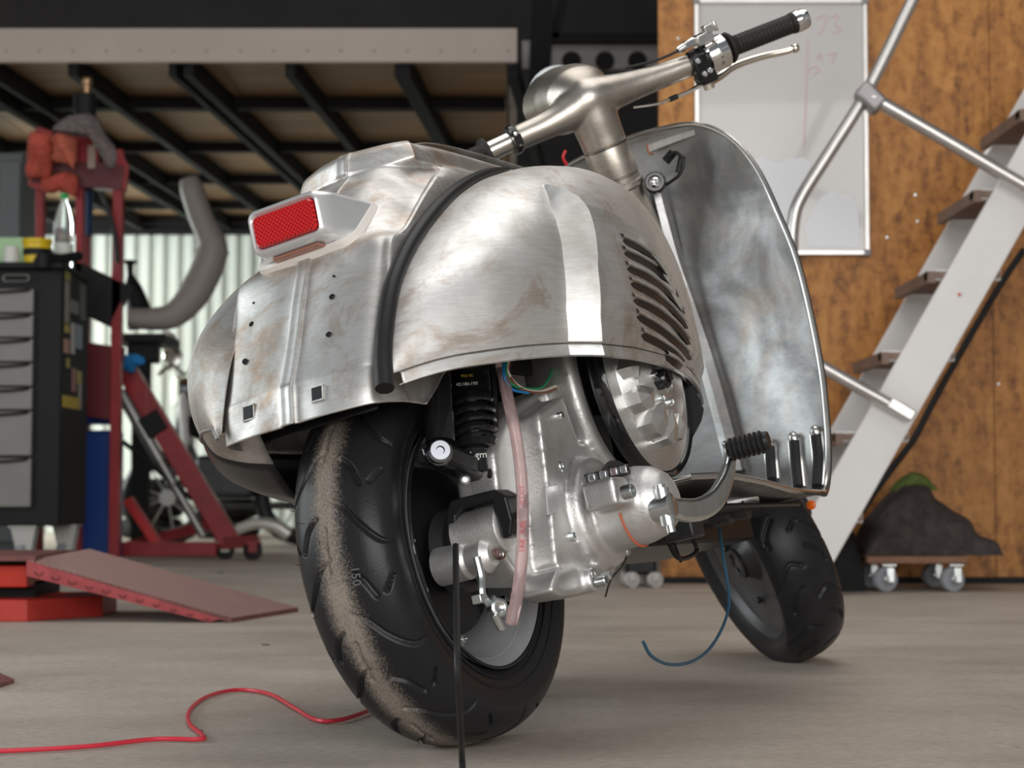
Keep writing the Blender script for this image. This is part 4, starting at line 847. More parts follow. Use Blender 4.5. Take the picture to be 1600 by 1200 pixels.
# loose cables hanging to the floor
g2 = gr(723, 1207, .006); g3 = gr(727, 1290, .006)
pw = [toworld(bk(712, 852, y=-.125)), toworld(bk(713, 940, y=-.15)), toworld(bk(715, 1040, y=-.19))]
P = cr(pw+[(pw[2]*.4+g2*.6), g2, g3], 50); P = (P-BO)@BM
m = MB(); m.tube(P, .0042, 10); m.build('black_cable', black_rub, sct)
pw = [bk(1123, 820, y=-.12), bk(1130, 870, y=-.13), bk(1139, 930, y=-.135), bk(1133, 970, y=-.14), bk(1110, 1012, y=-.15), bk(1080, 1034, y=-.16), bk(1045, 1038, y=-.17), bk(1018, 1025, y=-.175), bk(1005, 1003, y=-.18)]
m = MB(); m.tube(cr(pw, 60), .0026, 8); m.build('blue_cable', mat('blue_cable', (.03, .10, .17), 0, .45), sct)
m = MB(); m.tube(cr([bk(px, py, y=-.2) for px, py in ((985, 850), (975, 880), (955, 905), (946, 932))], 16), .0014, 6); m.build('thin_wire', dark_metal, sct)
# moulded figure on the tyre tread
for ang, s_, yy in ((186.0, '150', -.027),):
    a = math.radians(ang); rr_ = .2692; c_ = np.array([rr_*math.cos(a), yy, RR+rr_*math.sin(a)]); n_ = unit((math.cos(a), -.22, math.sin(a))); td = unit((math.sin(a), -.1, -math.cos(a)))
    text(s_, .017, c_+n_*.0009, -td if td[2] > 0 else td, np.cross(n_, -td if td[2] > 0 else td), mat('faint_print', (.13, .13, .13), 0, .6), tyre, 'tread_mark')

# ------------------------------------------------------------------ around the scooter: right side
M_alu = mat('grey_alu_tube', (.62, .60, .58), .85, .34, .08, 12)
M_white = mat('white_powder_coat', (.74, .72, .71), 0, .42, .05, 5)
M_board = mat('whiteboard_face', (.53, .51, .50), 0, .22, .03, 2, coat=.3)
M_red = mat('red_paint', (.27, .015, .020), 0, .38, .25, 6, coat=.2)
M_redp = mat('worn_red_paint', (.42, .07, .075), .1, .5, .3, 10)
YW1 = YW-.001
wbd = thing('whiteboard', 'white dry-erase board with faint red scribbles on the strand board wall', 'whiteboard', tuple(at(1220, 397, YW1)))
def W(o): o.matrix_parent_inverse = Matrix.Translation(-o.parent.location); return o   # keep world coordinates under an Empty
a, b_ = at(1088, 2, YW-.02), at(1355, 395, YW-.02)
cx, cz, ww, hh = (a[0]+b_[0])/2, (a[2]+b_[2])/2, b_[0]-a[0], a[2]-b_[2]
m = MB(); m.box((cx, YW-.010, cz), (ww, .018, hh)); W(m.build('board_face', M_board, wbd, smooth=0))
M_pale = mat('pale_board_patch', (.70, .71, .74), 0, .3)  # paler patches on the lower half of the board
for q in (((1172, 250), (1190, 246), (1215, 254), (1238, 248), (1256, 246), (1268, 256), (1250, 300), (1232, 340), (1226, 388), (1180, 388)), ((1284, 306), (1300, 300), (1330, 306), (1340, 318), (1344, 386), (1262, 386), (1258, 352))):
    m = MB(); m.prism([at(px, py, YW-.0195) for px, py in q], (0, -.001, 0)); W(m.build('pale_patch', M_pale, wbd, smooth=0))
for (c_, s_) in (((cx, YW-.014, cz+hh/2), (ww+.02, .028, .018)), ((cx, YW-.014, cz-hh/2), (ww+.02, .028, .018)), ((cx-ww/2, YW-.014, cz), (.018, .028, hh)), ((cx+ww/2, YW-.014, cz), (.018, .028, hh))):
    m = MB(); m.box(c_, s_); W(m.build('frame_bar', M_alu, wbd, smooth=0, bevel=.003))
for i in (-1, 1):
    for j in (-1, 1):
        m = MB(); m.box((cx+i*ww/2, YW-.016, cz+j*hh/2), (.026, .034, .026)); W(m.build('corner_clip', mat('grey_plastic', (.25, .25, .26), 0, .5) if (i, j) == (-1, -1) else bpy.data.materials['grey_plastic'], wbd, bevel=.005))
M_mark = mat('faded_red_marker', (.66, .43, .42), 0, .5)
def scrib(pts_): 
    m = MB(); m.tube(cr([at(px, py, YW-.0195) for px, py in pts_], len(pts_)*5), .0022, 5); return m.build('marker_stroke', M_mark, wbd)
for pts_ in (((1262, 60), (1260, 130), (1256, 230)), ((1275, 30), (1290, 24), (1285, 48), (1278, 52)), ((1296, 28), (1310, 24), (1304, 38), (1314, 46), (1300, 52)), ((1277, 92), (1281, 84), (1284, 96)), ((1292, 86), (1306, 84), (1298, 100)), ((1262, 112), (1272, 104), (1281, 110), (1270, 116))): W(scrib(pts_))

# steep metal stair: two white stringers, treads, tubular handrail
YS, YS2 = 6.2, 6.78
stair = thing('metal_stair', 'steep white metal stair with tubular grey handrail against the strand board wall', 'stairs', (at(1240, 930, YS)[0], YS, 0))
def sx(py): return 1420-.57*(py-600)
for Y_, par in ((YS, 0), (YS2, 0)):
    k0, k1 = at(sx(928), 928, YS), at(sx(60), 60, YS); ww = 80/FPX*YS
    pts_ = [np.array([k0[0]-ww/2, Y_, 0]), np.array([k0[0]+ww/2, Y_, 0]), np.array([k1[0]+ww/2, Y_, k1[2]]), np.array([k1[0]-ww/2, Y_, k1[2]])]
    m = MB(); m.prism(pts_, (0, .03, 0)); W(m.build('stringer', M_white, stair, smooth=0, bevel=.003))
M_under = mat('brown_tread_board', (.20, .13, .10), 0, .6, .2, 6)
for k in range(-2, 5):
    py = 428+127*k+(0)
    if py > 915: continue
    xa, xb = at(sx(py)-66, py, YS)[0], at(sx(py)+50, py, YS)[0]; z_ = at(1500, py, YS)[2]
    m = MB(); m.box(((xa+xb)/2, (YS+YS2)/2+.0, z_), (xb-xa-.01, YS2-YS-.04, .022)); t_ = W(m.build('tread', M_under, stair, smooth=0))
    m = MB(); m.box((xa+.012, (YS+YS2)/2, z_-.008), (.024, YS2-YS-.03, .040)); W(m.build('tread_nosing', M_under, stair, smooth=0))
    m = MB(); m.box(((xa+xb)/2, YS+.058, z_), (xb-xa, .05, .036)); W(m.build('tread_cap', M_white, stair, smooth=0, bevel=.003))
YH = YS-.04
def tubepx(pts_, Y_, r_, name, par, mt, n=30): 
    m = MB(); m.tube(cr([at(px, py, Y_) for px, py in pts_], n), r_, 14); return W(m.build(name, mt, par))
tubepx(((1440, -30), (1420, 12), (1352, 148), (1296, 238), (1252, 308), (1240, 345), (1237, 400), (1240, 520)), YH, .0215, 'handrail', stair, M_alu, 60)
tubepx(((1362, 152), (1480, 220), (1600, 290), (1720, 358)), YH-.03, .024, 'rail_strut', stair, M_alu)
tubepx(((1266, 562), (1340, 604), (1424, 650)), YH, .022, 'rail_strut', stair, M_alu)
m = MB(); m.beam(at(1388, 628, YH), at(1426, 651, YH), .05, .038); W(m.build('strut_end', M_alu, stair, bevel=.005))
m = MB(); m.beam(at(1343, 138, YH-.01), at(1376, 170, YH-.02), .065, .075, (0, 1, 0)); W(m.build('tube_clamp', mat('clamp_grey', (.34, .32, .32), .6, .4), stair, bevel=.012))
tubepx(((1535, 252), (1570, 205), (1620, 150)), YS2+.1, .022, 'handrail', stair, M_alu)
m = MB(); p = at(1499, 460, YS-.002); m.lathe(p, (0, -1, 0), [(0, .006), (.004, .005), (.005, 0)], 10); W(m.build('red_dot', mat('red_sticker', (.6, .1, .07), 0, .5), stair))
m = MB(); m.tube(cr([at(px, py, YS+.3) for px, py in ((1600, 390), (1560, 450), (1490, 570), (1452, 640), (1425, 690), (1380, 750), (1345, 800))], 30), .012, 10); tag(m.build('black_hose', black_rub), 'black hose hanging behind the white stair stringer', 'hose')

# wheeled dolly with a dark blanket heap
YD = 6.42
dol = thing('furniture_dolly', 'small wooden dolly with grey casters under the dark blanket', 'dolly', (at(1435, 900, YD)[0], YD+.2, 0))
xa, xb = at(1356, 875, YD)[0], at(1512, 875, YD)[0]; zz = at(1430, 875, YD)[2]
m = MB(); m.box(((xa+xb)/2, YD+.18, zz), (xb-xa, .36, .026)); W(m.build('deck_board', mat('dolly_wood', (.22, .11, .065), 0, .6, .2, 10), dol, bevel=.004))
M_cw = mat('grey_caster_rubber', (.30, .31, .34), 0, .45); 
for px, dy in ((1391, .03), (1496, .03), (1391, .32), (1496, .32)):
    X = at(px, 900, YD)[0]; r_ = zz/2-.012; Y_ = YD+dy
    m = MB(); m.lathe((X-.012, Y_, r_), unit((.35, -1, 0)), [(-.014, r_*.6), (-.014, r_*.96), (-.010, r_), (.010, r_), (.014, r_*.96), (.014, r_*.62), (.008, r_*.55), (.008, 0)], 28); cw = W(m.build('caster_wheel', M_cw, dol))
    m = MB(); m.lathe((X-.012+.006, Y_-.016, r_), unit((.35, -1, 0)), [(-.006, .014), (.006, .014), (.008, .008)], 14); m.box((X+.004, Y_-.02, r_*1.35), (.026, .006, r_*1.2)); m.box((X, Y_, zz-.018), (.05, .045, .008)); W(m.build('caster_fork', zinc, dol, bevel=.002))
def heap(name, sil, Y0, Y1, mt, base_y, amp=.02, seed=0, n=70, z0=None):
    r_ = np.random.default_rng(seed); S_ = np.array([at(px, py, (Y0+Y1)/2) for px, py in sil]); xs_ = np.linspace(S_[0, 0], S_[-1, 0], n); hz = np.interp(xs_, S_[:, 0], S_[:, 2])
    k = np.ones(5)/5; hz = np.convolve(np.pad(hz, 2, 'edge'), k, 'valid'); zb0 = at(sil[0][0], base_y, (Y0+Y1)/2)[2] if z0 is None else z0
    G_ = []; ph = r_.uniform(0, 6.3, 6); fr = r_.uniform(10, 42, 6)
    for i, (x_, h_) in enumerate(zip(xs_, hz)):
        row = []
        for t in np.linspace(0, 1, 40):
            ang = math.pi*t; prof_z = max(0, math.sin(ang))**.6; prof_y = -math.cos(ang)
            zz_ = zb0+(h_-zb0)*prof_z; yy_ = (Y0+Y1)/2+(Y1-Y0)/2*prof_y
            wv = sum(math.sin(fr[q]*(x_*.8+zz_*(.6 if q % 2 else -.9)+.03*math.sin(40*zz_+q))+ph[q]) for q in range(6))/4
            row.append((x_+.4*amp*wv, yy_-amp*wv*math.sin(ang)*1.2, zz_+amp*wv*.35*prof_z))
        G_.append(row)
    m = MB(); m.grid(np.array(G_)); m.F.append(tuple(range(40))); m.F.append(tuple((n-1)*40+j for j in range(40))[::-1])
    o = m.build(name, mt, smooth=180); return o
M_blk = mat('dark_blanket', (.050, .040, .038), 0, .95, .4, 30, .6, 120)
bl = heap('moving_blanket', ((1342, 860), (1352, 815), (1375, 782), (1405, 758), (1440, 758), (1475, 785), (1510, 812), (1532, 828), (1545, 845), (1552, 866)), YD+.02, YD+.40, M_blk, 868, .042, 3, 90, zz+.014)
tag(bl, 'crumpled dark grey blanket heaped on the wooden dolly', 'blanket')
gb = heap('green_cloth', ((1395, 764), (1405, 748), (1425, 736), (1445, 742), (1456, 764)), YD+.16, YD+.28, mat('green_cloth', (.10, .14, .03), 0, .9, .3, 30), 766, .01, 5, 30); tag(gb, 'green cloth on top of the dark blanket heap', 'cloth')
bg_ = heap('black_bag', ((1290, 905), (1296, 850), (1308, 815), (1325, 806), (1336, 835), (1340, 915)), YD+.02, YD+.34, mat('black_bag', (.012, .012, .012), 0, .8, .3, 20), 925, .02, 9, 40, .0); tag(bg_, 'black bag on the floor between front wheel and dolly', 'bag')
# black case standing under the scooter, far behind
cs = thing('black_case', 'black case on a pale caster far behind the scooter engine', 'case', (at(1000, 905, 6.7)[0], 6.7, 0))
a, b_ = at(978, 838, 6.7), at(1026, 898, 6.7)
m = MB(); m.box(((a[0]+b_[0])/2, 6.8, (a[2]+b_[2])/2), (b_[0]-a[0], .2, a[2]-b_[2])); W(m.build('body', black_paint, cs, bevel=.01))
rc = .028
for X, Y_ in ((b_[0]-.005, 6.70), (a[0]+.02, 6.70), (b_[0]-.02, 6.88), (a[0]+.02, 6.88)):
    m = MB(); m.lathe((X, Y_, rc), (.6, -1, 0), [(-.010, rc*.7), (-.010, rc), (.010, rc), (.010, rc*.6), (.006, 0)], 20); m.box((X, Y_, rc*1.4), (.02, .03, rc*.9)); W(m.build('caster', mat('pale_caster', (.5, .47, .45), 0, .5) if 'pale_caster' not in bpy.data.materials else bpy.data.materials['pale_caster'], cs))

# ------------------------------------------------------------------ left side: tool cabinet
YC = 8.0
M_cab = mat('black_cabinet', (.010, .010, .011), 0, .6)
M_drw = mat('grey_drawer', (.21, .20, .19), .1, .45, .06, 6)
cab = thing('tool_cabinet', 'black tool cabinet with grey drawers and stickers on its side, beside the red press', 'cabinet', (at(0, 890, YC)[0], YC+.25, 0))
xa, xb = at(-190, 500, YC)[0], at(96, 500, YC)[0]; zt_, zb0 = at(50, 420, YC)[2], at(50, 822, YC)[2]
m = MB(); m.box(((xa+xb)/2, YC+.26, (zt_+zb0)/2), (xb-xa, .5, zt_-zb0)); W(m.build('body', M_cab, cab, bevel=.008))
xd = at(53, 500, YC)[0]
for (pa, pb) in ((452, 489), (492, 527), (530, 565), (568, 603), (606, 640), (643, 712), (716, 792)):
    za, zb1 = at(30, pa, YC)[2], at(30, pb, YC)[2]
    m = MB(); m.box(((xa+.04+xd)/2, YC-.004, (za+zb1)/2), (xd-xa-.04, .024, za-zb1)); d_ = W(m.build('drawer', M_drw, cab, bevel=.004))
    m = MB(); P = cr([(xa+.08, YC-.022, za-.012), (xd-.20, YC-.026, za-.016), (xd-.06, YC-.024, za-.010), (xd-.012, YC-.018, za-.004)], 14); m.tube(P, .006, 8); m.build('handle', M_cab, d_)
m = MB(); m.box(((xa+xb)/2, YC+.24, zt_+.012), (xb-xa+.02, .54, .03)); W(m.build('top_tray', M_cab, cab, bevel=.008))
M_sil = mat('silver_badge', (.42, .41, .38), .6, .4)
m = MB(); E = rrect((at(26, 435, YC)[0], YC-.012, at(26, 435, YC)[2]), .055, .014, .013, np.array([1., 0, 0]), Zv); m.tube(E, .0022, 6, closed=True); W(m.build('badge', M_sil, cab))
m = MB(); P = cr([at(58, 414, YC-.04), at(64, 404, YC-.04), at(74, 402, YC+.02), at(96, 404, YC+.2), at(124, 400, YC+.3)], 24); m.tube(P, .022, 12); W(m.build('push_handle', M_cab, cab))
m = MB(); m.lathe(at(68, 408, YC-.05), (0, 0, 1), [(-.03, .03), (.03, .03), (.036, .024)], 16); W(m.build('handle_mount', M_cab, cab))
# stickers on the right side
xs_ = xb+.001
def side_quad(pa, pb, y0, y1, colr, nm):
    m = MB(); z1, z0_ = at(100, pa, (y0+y1)/2)[2], at(100, pb, (y0+y1)/2)[2]; m.box((xs_+.001, (y0+y1)/2, (z0_+z1)/2), (.003, y1-y0, z1-z0_)); 
    k_ = 'sticker_%d_%d_%d' % tuple(int(c*99) for c in colr); mt = bpy.data.materials.get(k_) or mat(k_, colr, 0, .5); return W(m.build(nm, mt, cab, smooth=0))
for pa, pb, y0, y1, c_ in ((424, 438, 8.06, 8.14, (.25, .24, .03)), (440, 505, 8.06, 8.13, (.22, .21, .17)), (508, 520, 8.06, 8.14, (.4, .3, .05)), (530, 552, 8.05, 8.14, (.42, .22, .16)), (505, 553, 8.18, 8.24, (.42, .41, .38)), (508, 545, 8.27, 8.38, (.22, .27, .33)), (470, 490, 8.16, 8.3, (.16, .16, .16)), (575, 612, 8.2, 8.27, (.28, .12, .11)), (580, 600, 8.3, 8.38, (.34, .29, .08)), (560, 575, 8.10, 8.15, (.3, .25, .05)), (600, 640, 8.33, 8.38, (.30, .28, .26)), (620, 638, 8.04, 8.34, (.50, .36, .02)), (445, 500, 8.34, 8.44, (.08, .08, .08))): side_quad(pa, pb, y0, y1, c_, 'sticker')
M_cast = mat('caster_steel', (.45, .44, .42), .7, .4)
for X, Y_ in ((xb-.16, YC+.06), (xb-.04, YC+.30), (xa+.1, YC+.06), (xa+.1, YC+.44)):
    r_ = .06; m = MB(); m.lathe((X, Y_, r_), (1, -.35, 0), [(-.018, r_*.5), (-.018, r_*.95), (-.012, r_), (.012, r_), (.018, r_*.95), (.018, r_*.5), (.012, 0)], 24); W(m.build('caster_wheel', M_cw, cab))
    m = MB(); m.prism([(X-.055, Y_-.03, zb0), (X+.055, Y_-.03, zb0), (X+.03, Y_-.03, .05), (X-.02, Y_-.03, .05)], (0, .005, 0)); m.prism([(X-.055, Y_+.03, zb0), (X+.055, Y_+.03, zb0), (X+.03, Y_+.03, .05), (X-.02, Y_+.03, .05)], (0, .005, 0)); m.box((X, Y_, zb0-.004), (.12, .09, .008)); W(m.build('caster_fork', M_cast, cab, smooth=0))
# things on the cabinet
zT = zt_+.027
def lathe_thing(name, px, Y_, prof_, mt, label, cat, parts=()):
    X = at(px, 400, Y_)[0]; t_ = thing(name, label, cat, (X, Y_, zT))
    m = MB(); m.lathe((0, 0, 0), (0, 0, 1), prof_, 28); m.build('body', mt, t_)
    for nm, pf, mm in parts: m = MB(); m.lathe((0, 0, 0), (0, 0, 1), pf, 24); m.build(nm, mm, t_)
    return t_
zc = lambda py, Y_: at(0, py, Y_)[2]-zT
hY = zc(374, 8.1)
lathe_thing('yellow_tub', 58, 8.1, [(0, .050), (.004, .054), (hY-.02, .060), (hY-.018, .064), (hY-.002, .066), (hY, .062), (hY-.004, .056), (.01, .05), (.01, 0)], mat('yellow_plastic', (.72, .50, .01), 0, .4), 'yellow plastic tub with a raised rim on the tool cabinet', 'tub', (('label_band', [(.04, .0595), (.07, .0605), (.07, .060)], M_cab),))
hW = zc(386, 8.08)
lathe_thing('white_jar', 18, 8.08, [(0, .032), (.003, .035), (hW-.02, .036), (hW-.012, .030), (hW-.012, .0)], mat('white_plastic', (.66, .66, .62), 0, .4), 'small white plastic jar beside the yellow tub', 'jar', (('lid', [(hW-.014, .031), (hW, .031), (hW+.002, .027)], bpy.data.materials['white_plastic']),))
hB = zc(303, 8.3); M_pet = mat('clear_plastic', (.86, .92, .92), 0, .12, trans=.9, ior=1.2)
lathe_thing('plastic_bottle', 99, 8.3, [(0, .030), (.006, .042), (.05, .043), (.055, .040), (.06, .043), (.12, .043), (.125, .040), (.13, .043), (hB*.62, .043), (hB*.80, .028), (hB-.035, .014), (hB-.012, .0135)], M_pet, 'clear plastic bottle with a green cap beside the red press', 'bottle', (('cap', [(hB-.022, .018), (hB, .018), (hB+.002, .014)], mat('green_cap', (.02, .35, .08), 0, .4)), ('paper_label', [(.07, .0436), (.12, .0438)], bpy.data.materials['white_plastic'])))
m = MB(); a, b_ = at(-30, 372, 8.35), at(42, 392, 8.35); hgt = a[2]-zT; m.box(((a[0]+b_[0])/2, 8.36, zT+hgt/2), (b_[0]-a[0], .1, hgt)); tag(m.build('green_carton', mat('pale_green', (.42, .62, .36), 0, .6), bevel=.01), 'pale green packet lying behind the white jar', 'packet')

# red workshop press with a rag-draped head
YPp = 8.95
prs = thing('workshop_press', 'tall red hydraulic press frame with black jack behind the tool cabinet', 'press', (at(130, 875, YPp)[0], YPp, 0))
def post(pxa, pya, pxb, pyb, Y_, wd, nm='upright', mt=M_red, dp=.06): m = MB(); m.beam(at(pxa, pya, Y_), at(pxb, pyb, Y_), wd, dp, (0, 1, 0)); return W(m.build(nm, mt, prs, smooth=0, bevel=.004))
post(186, 235, 179, 876, YPp, .048); post(126, 270, 122, 876, YPp, .036); post(64, 250, 60, 876, YPp, .038); post(137, 270, 133, 860, YPp+.35, .03)
for q, Y_ in ((((44, 215), (60, 198), (82, 205), (92, 290), (60, 298), (44, 290)), YPp-.04), (((118, 206), (134, 198), (150, 212), (156, 272), (120, 260)), YPp-.045), (((160, 250), (186, 232), (201, 260), (196, 300), (168, 282)), YPp-.04)):
    m = MB(); m.prism([at(px, py, Y_) for px, py in q], (0, .03, 0)); W(m.build('gusset_plate', M_red, prs, smooth=0, bevel=.003))
m = MB(); m.beam(at(55, 268, YPp), at(195, 280, YPp), .10, .12); W(m.build('head_beam', mat('dark_red_beam', (.10, .012, .016), 0, .4), prs, smooth=0))
m = MB(); m.beam(at(62, 420, YPp+.02), at(190, 480, YPp+.02), .10, .22); W(m.build('bed_beam', M_cab, prs, smooth=0, bevel=.004))
m = MB(); m.beam(at(120, 590, YPp+.02), at(186, 600, YPp+.02), .05, .35); W(m.build('rear_panel', mat('deep_red_panel', (.12, .006, .01), 0, .5), prs, smooth=0))
m = MB(); p = at(134, 184, YPp); m.lathe(p, (0, 0, 1), [(-.06, .05), (.11, .05), (.115, .042), (.12, .02)], 24); m.box(p+np.array([-.045, 0, .07]), (.025, .05, .09)); jk = W(m.build('jack', M_cab, prs))
m = MB(); p = at(136, 143, YPp); m.lathe(p, (0, 0, 1), [(-.01, .02), (.03, .022), (.034, .026), (.055, .028), (.07, .018), (.074, 0)], 16); W(m.build('valve_knob', mat('brass_knob', (.35, .22, .12), .8, .35), prs))
m = MB(); m.lathe(at(134, 330, YPp+.1), (0, 0, 1), [(-.12, .035), (.1, .035), (.16, .05)], 18); W(m.build('ram', mat('dark_blue_ram', (.02, .05, .12), .3, .4), prs))
m = MB(); m.tube(cr([at(px, py, YPp-.06) for px, py in ((158, 300), (170, 330), (180, 370), (184, 410))], 16), .012, 8); W(m.build('pump_hose', black_rub, prs))
m = MB(); m.box(at(143, 245, YPp-.05), (.035, .004, .11)); W(m.build('warning_sticker', mat('warning_sticker', (.5, .40, .33), 0, .5), prs, smooth=0))
def rag(name, outline, Y0, thick, mt, seed, amp=.012):
    rg = np.random.default_rng(seed); P = np.array([at(px, py, Y0) for px, py in outline]); c_ = P.mean(0); m = MB(); n = 48
    Pc = cr(P, n, closed=True); G_ = []
    for t in np.linspace(0, 1, 14):
        row = []
        for i, p in enumerate(Pc):
            q = c_+(p-c_)*(1-t); f_ = math.sin(i*1.05+seed)*.5+math.sin(i*.61+q[2]*40)*.5
            row.append(q+np.array([0, -thick*math.sin(t*math.pi/2)**.7-amp*f_*(1-.4*t), amp*.3*f_]))
        G_.append(row)
    m.grid(np.array(G_), closev=True); bs = m.n
    m.grid(np.array([[p+np.array([0, .0, 0]) for p in G_[0]], [c_+(np.array(p)-c_)*.9+np.array([0, thick*.8, 0]) for p in G_[0]], [c_+(np.array(p)-c_)*.02+np.array([0, thick, 0]) for p in G_[0]]]), closev=True)
    return m.build(name, mt, smooth=180)
M_rag = mat('red_rag', (.42, .075, .05), 0, .9, .3, 14, .4, 80); M_rag2 = mat('orange_rag', (.52, .13, .08), 0, .9, .25, 14, .4, 80)
tag(rag('shop_rag', ((48, 208), (82, 212), (82, 250), (76, 275), (48, 278), (40, 270), (42, 240)), YPp-.1, .05, M_rag, 1), 'red shop rag over the left corner of the press head', 'rag')
tag(rag('shop_rag', ((82, 210), (118, 210), (116, 262), (106, 256), (82, 250), (84, 232)), YPp-.16, .045, M_rag2, 4), 'orange red shop rag hanging at the middle of the press head', 'rag')
tag(rag('shop_rag', ((66, 280), (116, 270), (118, 306), (96, 300), (68, 300)), YPp-.09, .04, M_rag, 7), 'red shop rag hanging lowest below the press head', 'rag')
tag(rag('fleece_rag', ((82, 204), (100, 184), (130, 178), (152, 184), (162, 205), (182, 235), (178, 262), (166, 258), (152, 215), (120, 204)), YPp-.24, .06, mat('grey_fleece', (.15, .125, .12), 0, 1, .4, 40, 1, 90), 2), 'shaggy grey fleece rag thrown over the top of the press', 'rag')
# blue canister
bc = thing('blue_canister', 'deep blue plastic canister behind the red press post', 'canister', (at(148, 868, 9.0)[0], 9.0, 0))
M_blue = mat('blue_plastic', (.008, .05, .25), 0, .35)
a, b_ = at(124, 672, 9.02), at(176, 868, 9.02); cxx = (a[0]+b_[0])/2
m = MB(); m.box((cxx, 9.14, a[2]/2), (b_[0]-a[0], .22, a[2])); W(m.build('body', M_blue, bc, bevel=.012))
z1 = at(150, 628, 9.02)[2]; m = MB(); m.box((cxx, 9.12, (a[2]+z1)/2+.01), (b_[0]-a[0]-.02, .16, z1-a[2]-.04)); W(m.build('lid', M_blue, bc, bevel=.01))
m = MB(); m.tube(cr([(cxx-.05, 9.08, z1), (cxx-.03, 9.08, z1+.02), (cxx+.03, 9.08, z1+.02), (cxx+.05, 9.08, z1)], 10), .008, 8); W(m.build('handle', M_blue, bc))
# engine hoist
YG = 9.3
cran = thing('engine_hoist', 'red engine hoist with slanted mast and grey ram on casters', 'hoist', (at(260, 868, YG)[0], YG, 0))
def gb_(a, b_, wd, nm, mt=M_red, Y0=YG, Y1=None, dp=.08): m = MB(); m.beam(at(*a, Y0), at(*b_, Y1 or Y0), wd, dp, (0, 1, 0)); return W(m.build(nm, mt, cran, smooth=0, bevel=.006))
gb_((184, 858), (340, 858), .07, 'base_rail'); gb_((196, 575), (360, 846), .10, 'mast'); gb_((232, 648), (250, 678), .112, 'mast_band', M_cab, YG-.005, None, .095)
gb_((186, 858), (330, 820), .06, 'base_rail', M_red, YG+.5, YG+.9); gb_((200, 780), (250, 855), .05, 'brace', mat('bright_red', (.55, .03, .03), 0, .4), YG+.3)
m = MB(); m.tube([at(188, 612, YG-.02), at(250, 720, YG-.02)], .032, 16); m.tube([at(250, 720, YG-.02), at(318, 838, YG-.02)], .022, 14); W(m.build('ram', mat('grey_ram', (.28, .28, .27), .7, .4), cran))
m = MB(); m.tube([at(192, 690, YG-.03), at(300, 780, YG-.03)], .012, 8); W(m.build('stay_rod', M_black_steel, cran))
for px, Y_ in ((352, YG), (395, YG-.1), (395, YG+.6)):
    X = at(px, 860, Y_)[0]; m = MB(); m.lathe((X, Y_, .045), (.5, -1, 0), [(-.02, .03), (-.02, .043), (-.014, .045), (.014, .045), (.02, .043), (.02, .02), (.012, 0)], 22); W(m.build('caster_wheel', black_rub, cran))
    m = MB(); m.box((X, Y_, .088), (.08, .07, .012)); m.box((X, Y_-.028, .062), (.05, .006, .05)); m.box((X, Y_+.028, .062), (.05, .006, .05)); W(m.build('caster_fork', M_cast if px < 390 else M_red, cran, bevel=.002))
m = MB(); m.beam(at(340, 850, YG), at(400, 845, YG-.08), .05, .06); W(m.build('front_bracket', mat('dull_red', (.22, .04, .035), 0, .5), cran, smooth=0))
tag(rag('blue_rag', ((188, 560), (200, 554), (222, 556), (226, 568), (212, 574), (208, 584), (192, 576)), YG-.07, .04, mat('blue_rag', (.02, .22, .55), 0, .8, .2, 20), 3), 'bright blue rag on top of the red hoist mast', 'rag')
# black stand and the grey primed frame section on it
YK = 10.5
std = thing('tool_stand', 'black metal stand with a conical head beside the red press post', 'stand', (at(222, 858, YK)[0], YK, 0))
YK2 = YK+.24; pth = [at(203, 412, YK2), at(204, 430, YK2), at(208, 450, YK2), at(216, 480, YK2), at(222, 512, YK2)]
m = MB(); m.tube(cr(pth, 16), np.interp(np.linspace(0, 1, 16), [0, .25, .5, 1], [.02, .018, .05, .085]), 14); W(m.build('head', M_cab, std)); m = MB(); m.lathe(at(203, 412, YK2), (0, 0, 1), [(-.01, .016), (.008, .04), (.016, .042), (.02, .03)], 16); W(m.build('knob', M_cab, std))
m = MB(); m.box(at(228, 533, YK+.1), (.30, .5, .05)); m.box(at(225, 545, YK), (.16, .16, .16)); W(m.build('table', M_cab, std, bevel=.01))
p = at(222, 550, YK); m = MB(); m.beam(p, (p[0], YK, .03), .09, .09, (0, 1, 0)); m.box((p[0], YK, .02), (.4, .36, .04)); W(m.build('column', M_black_steel, std, smooth=0))
pth = cr([at(px, py, YK) for px, py in ((298, 282), (306, 310), (318, 345), (334, 382), (332, 405), (318, 440), (298, 472), (272, 495), (238, 500), (205, 498))], 50)
m = MB(); pth[:, 1] -= .06; m.tube(pth, np.interp(np.linspace(0, 1, 50), [0, .05, .25, .4, .6, .8, 1], [.052, .066, .070, .088, .090, .070, .055]), 20); fs_ = m.build('frame_section', mat('grey_primer', (.30, .27, .25), 0, .5, .06, 6)); tag(fs_, 'grey primed curved scooter frame section resting on the black stand', 'frame section')
m = MB(); m.prism([at(px, py, YK-.06) for px, py in ((340, 380), (352, 388), (357, 394), (350, 402), (338, 408))], (0, .05, 0)); o = m.build('lug', bpy.data.materials['grey_primer'], fs_, smooth=0)
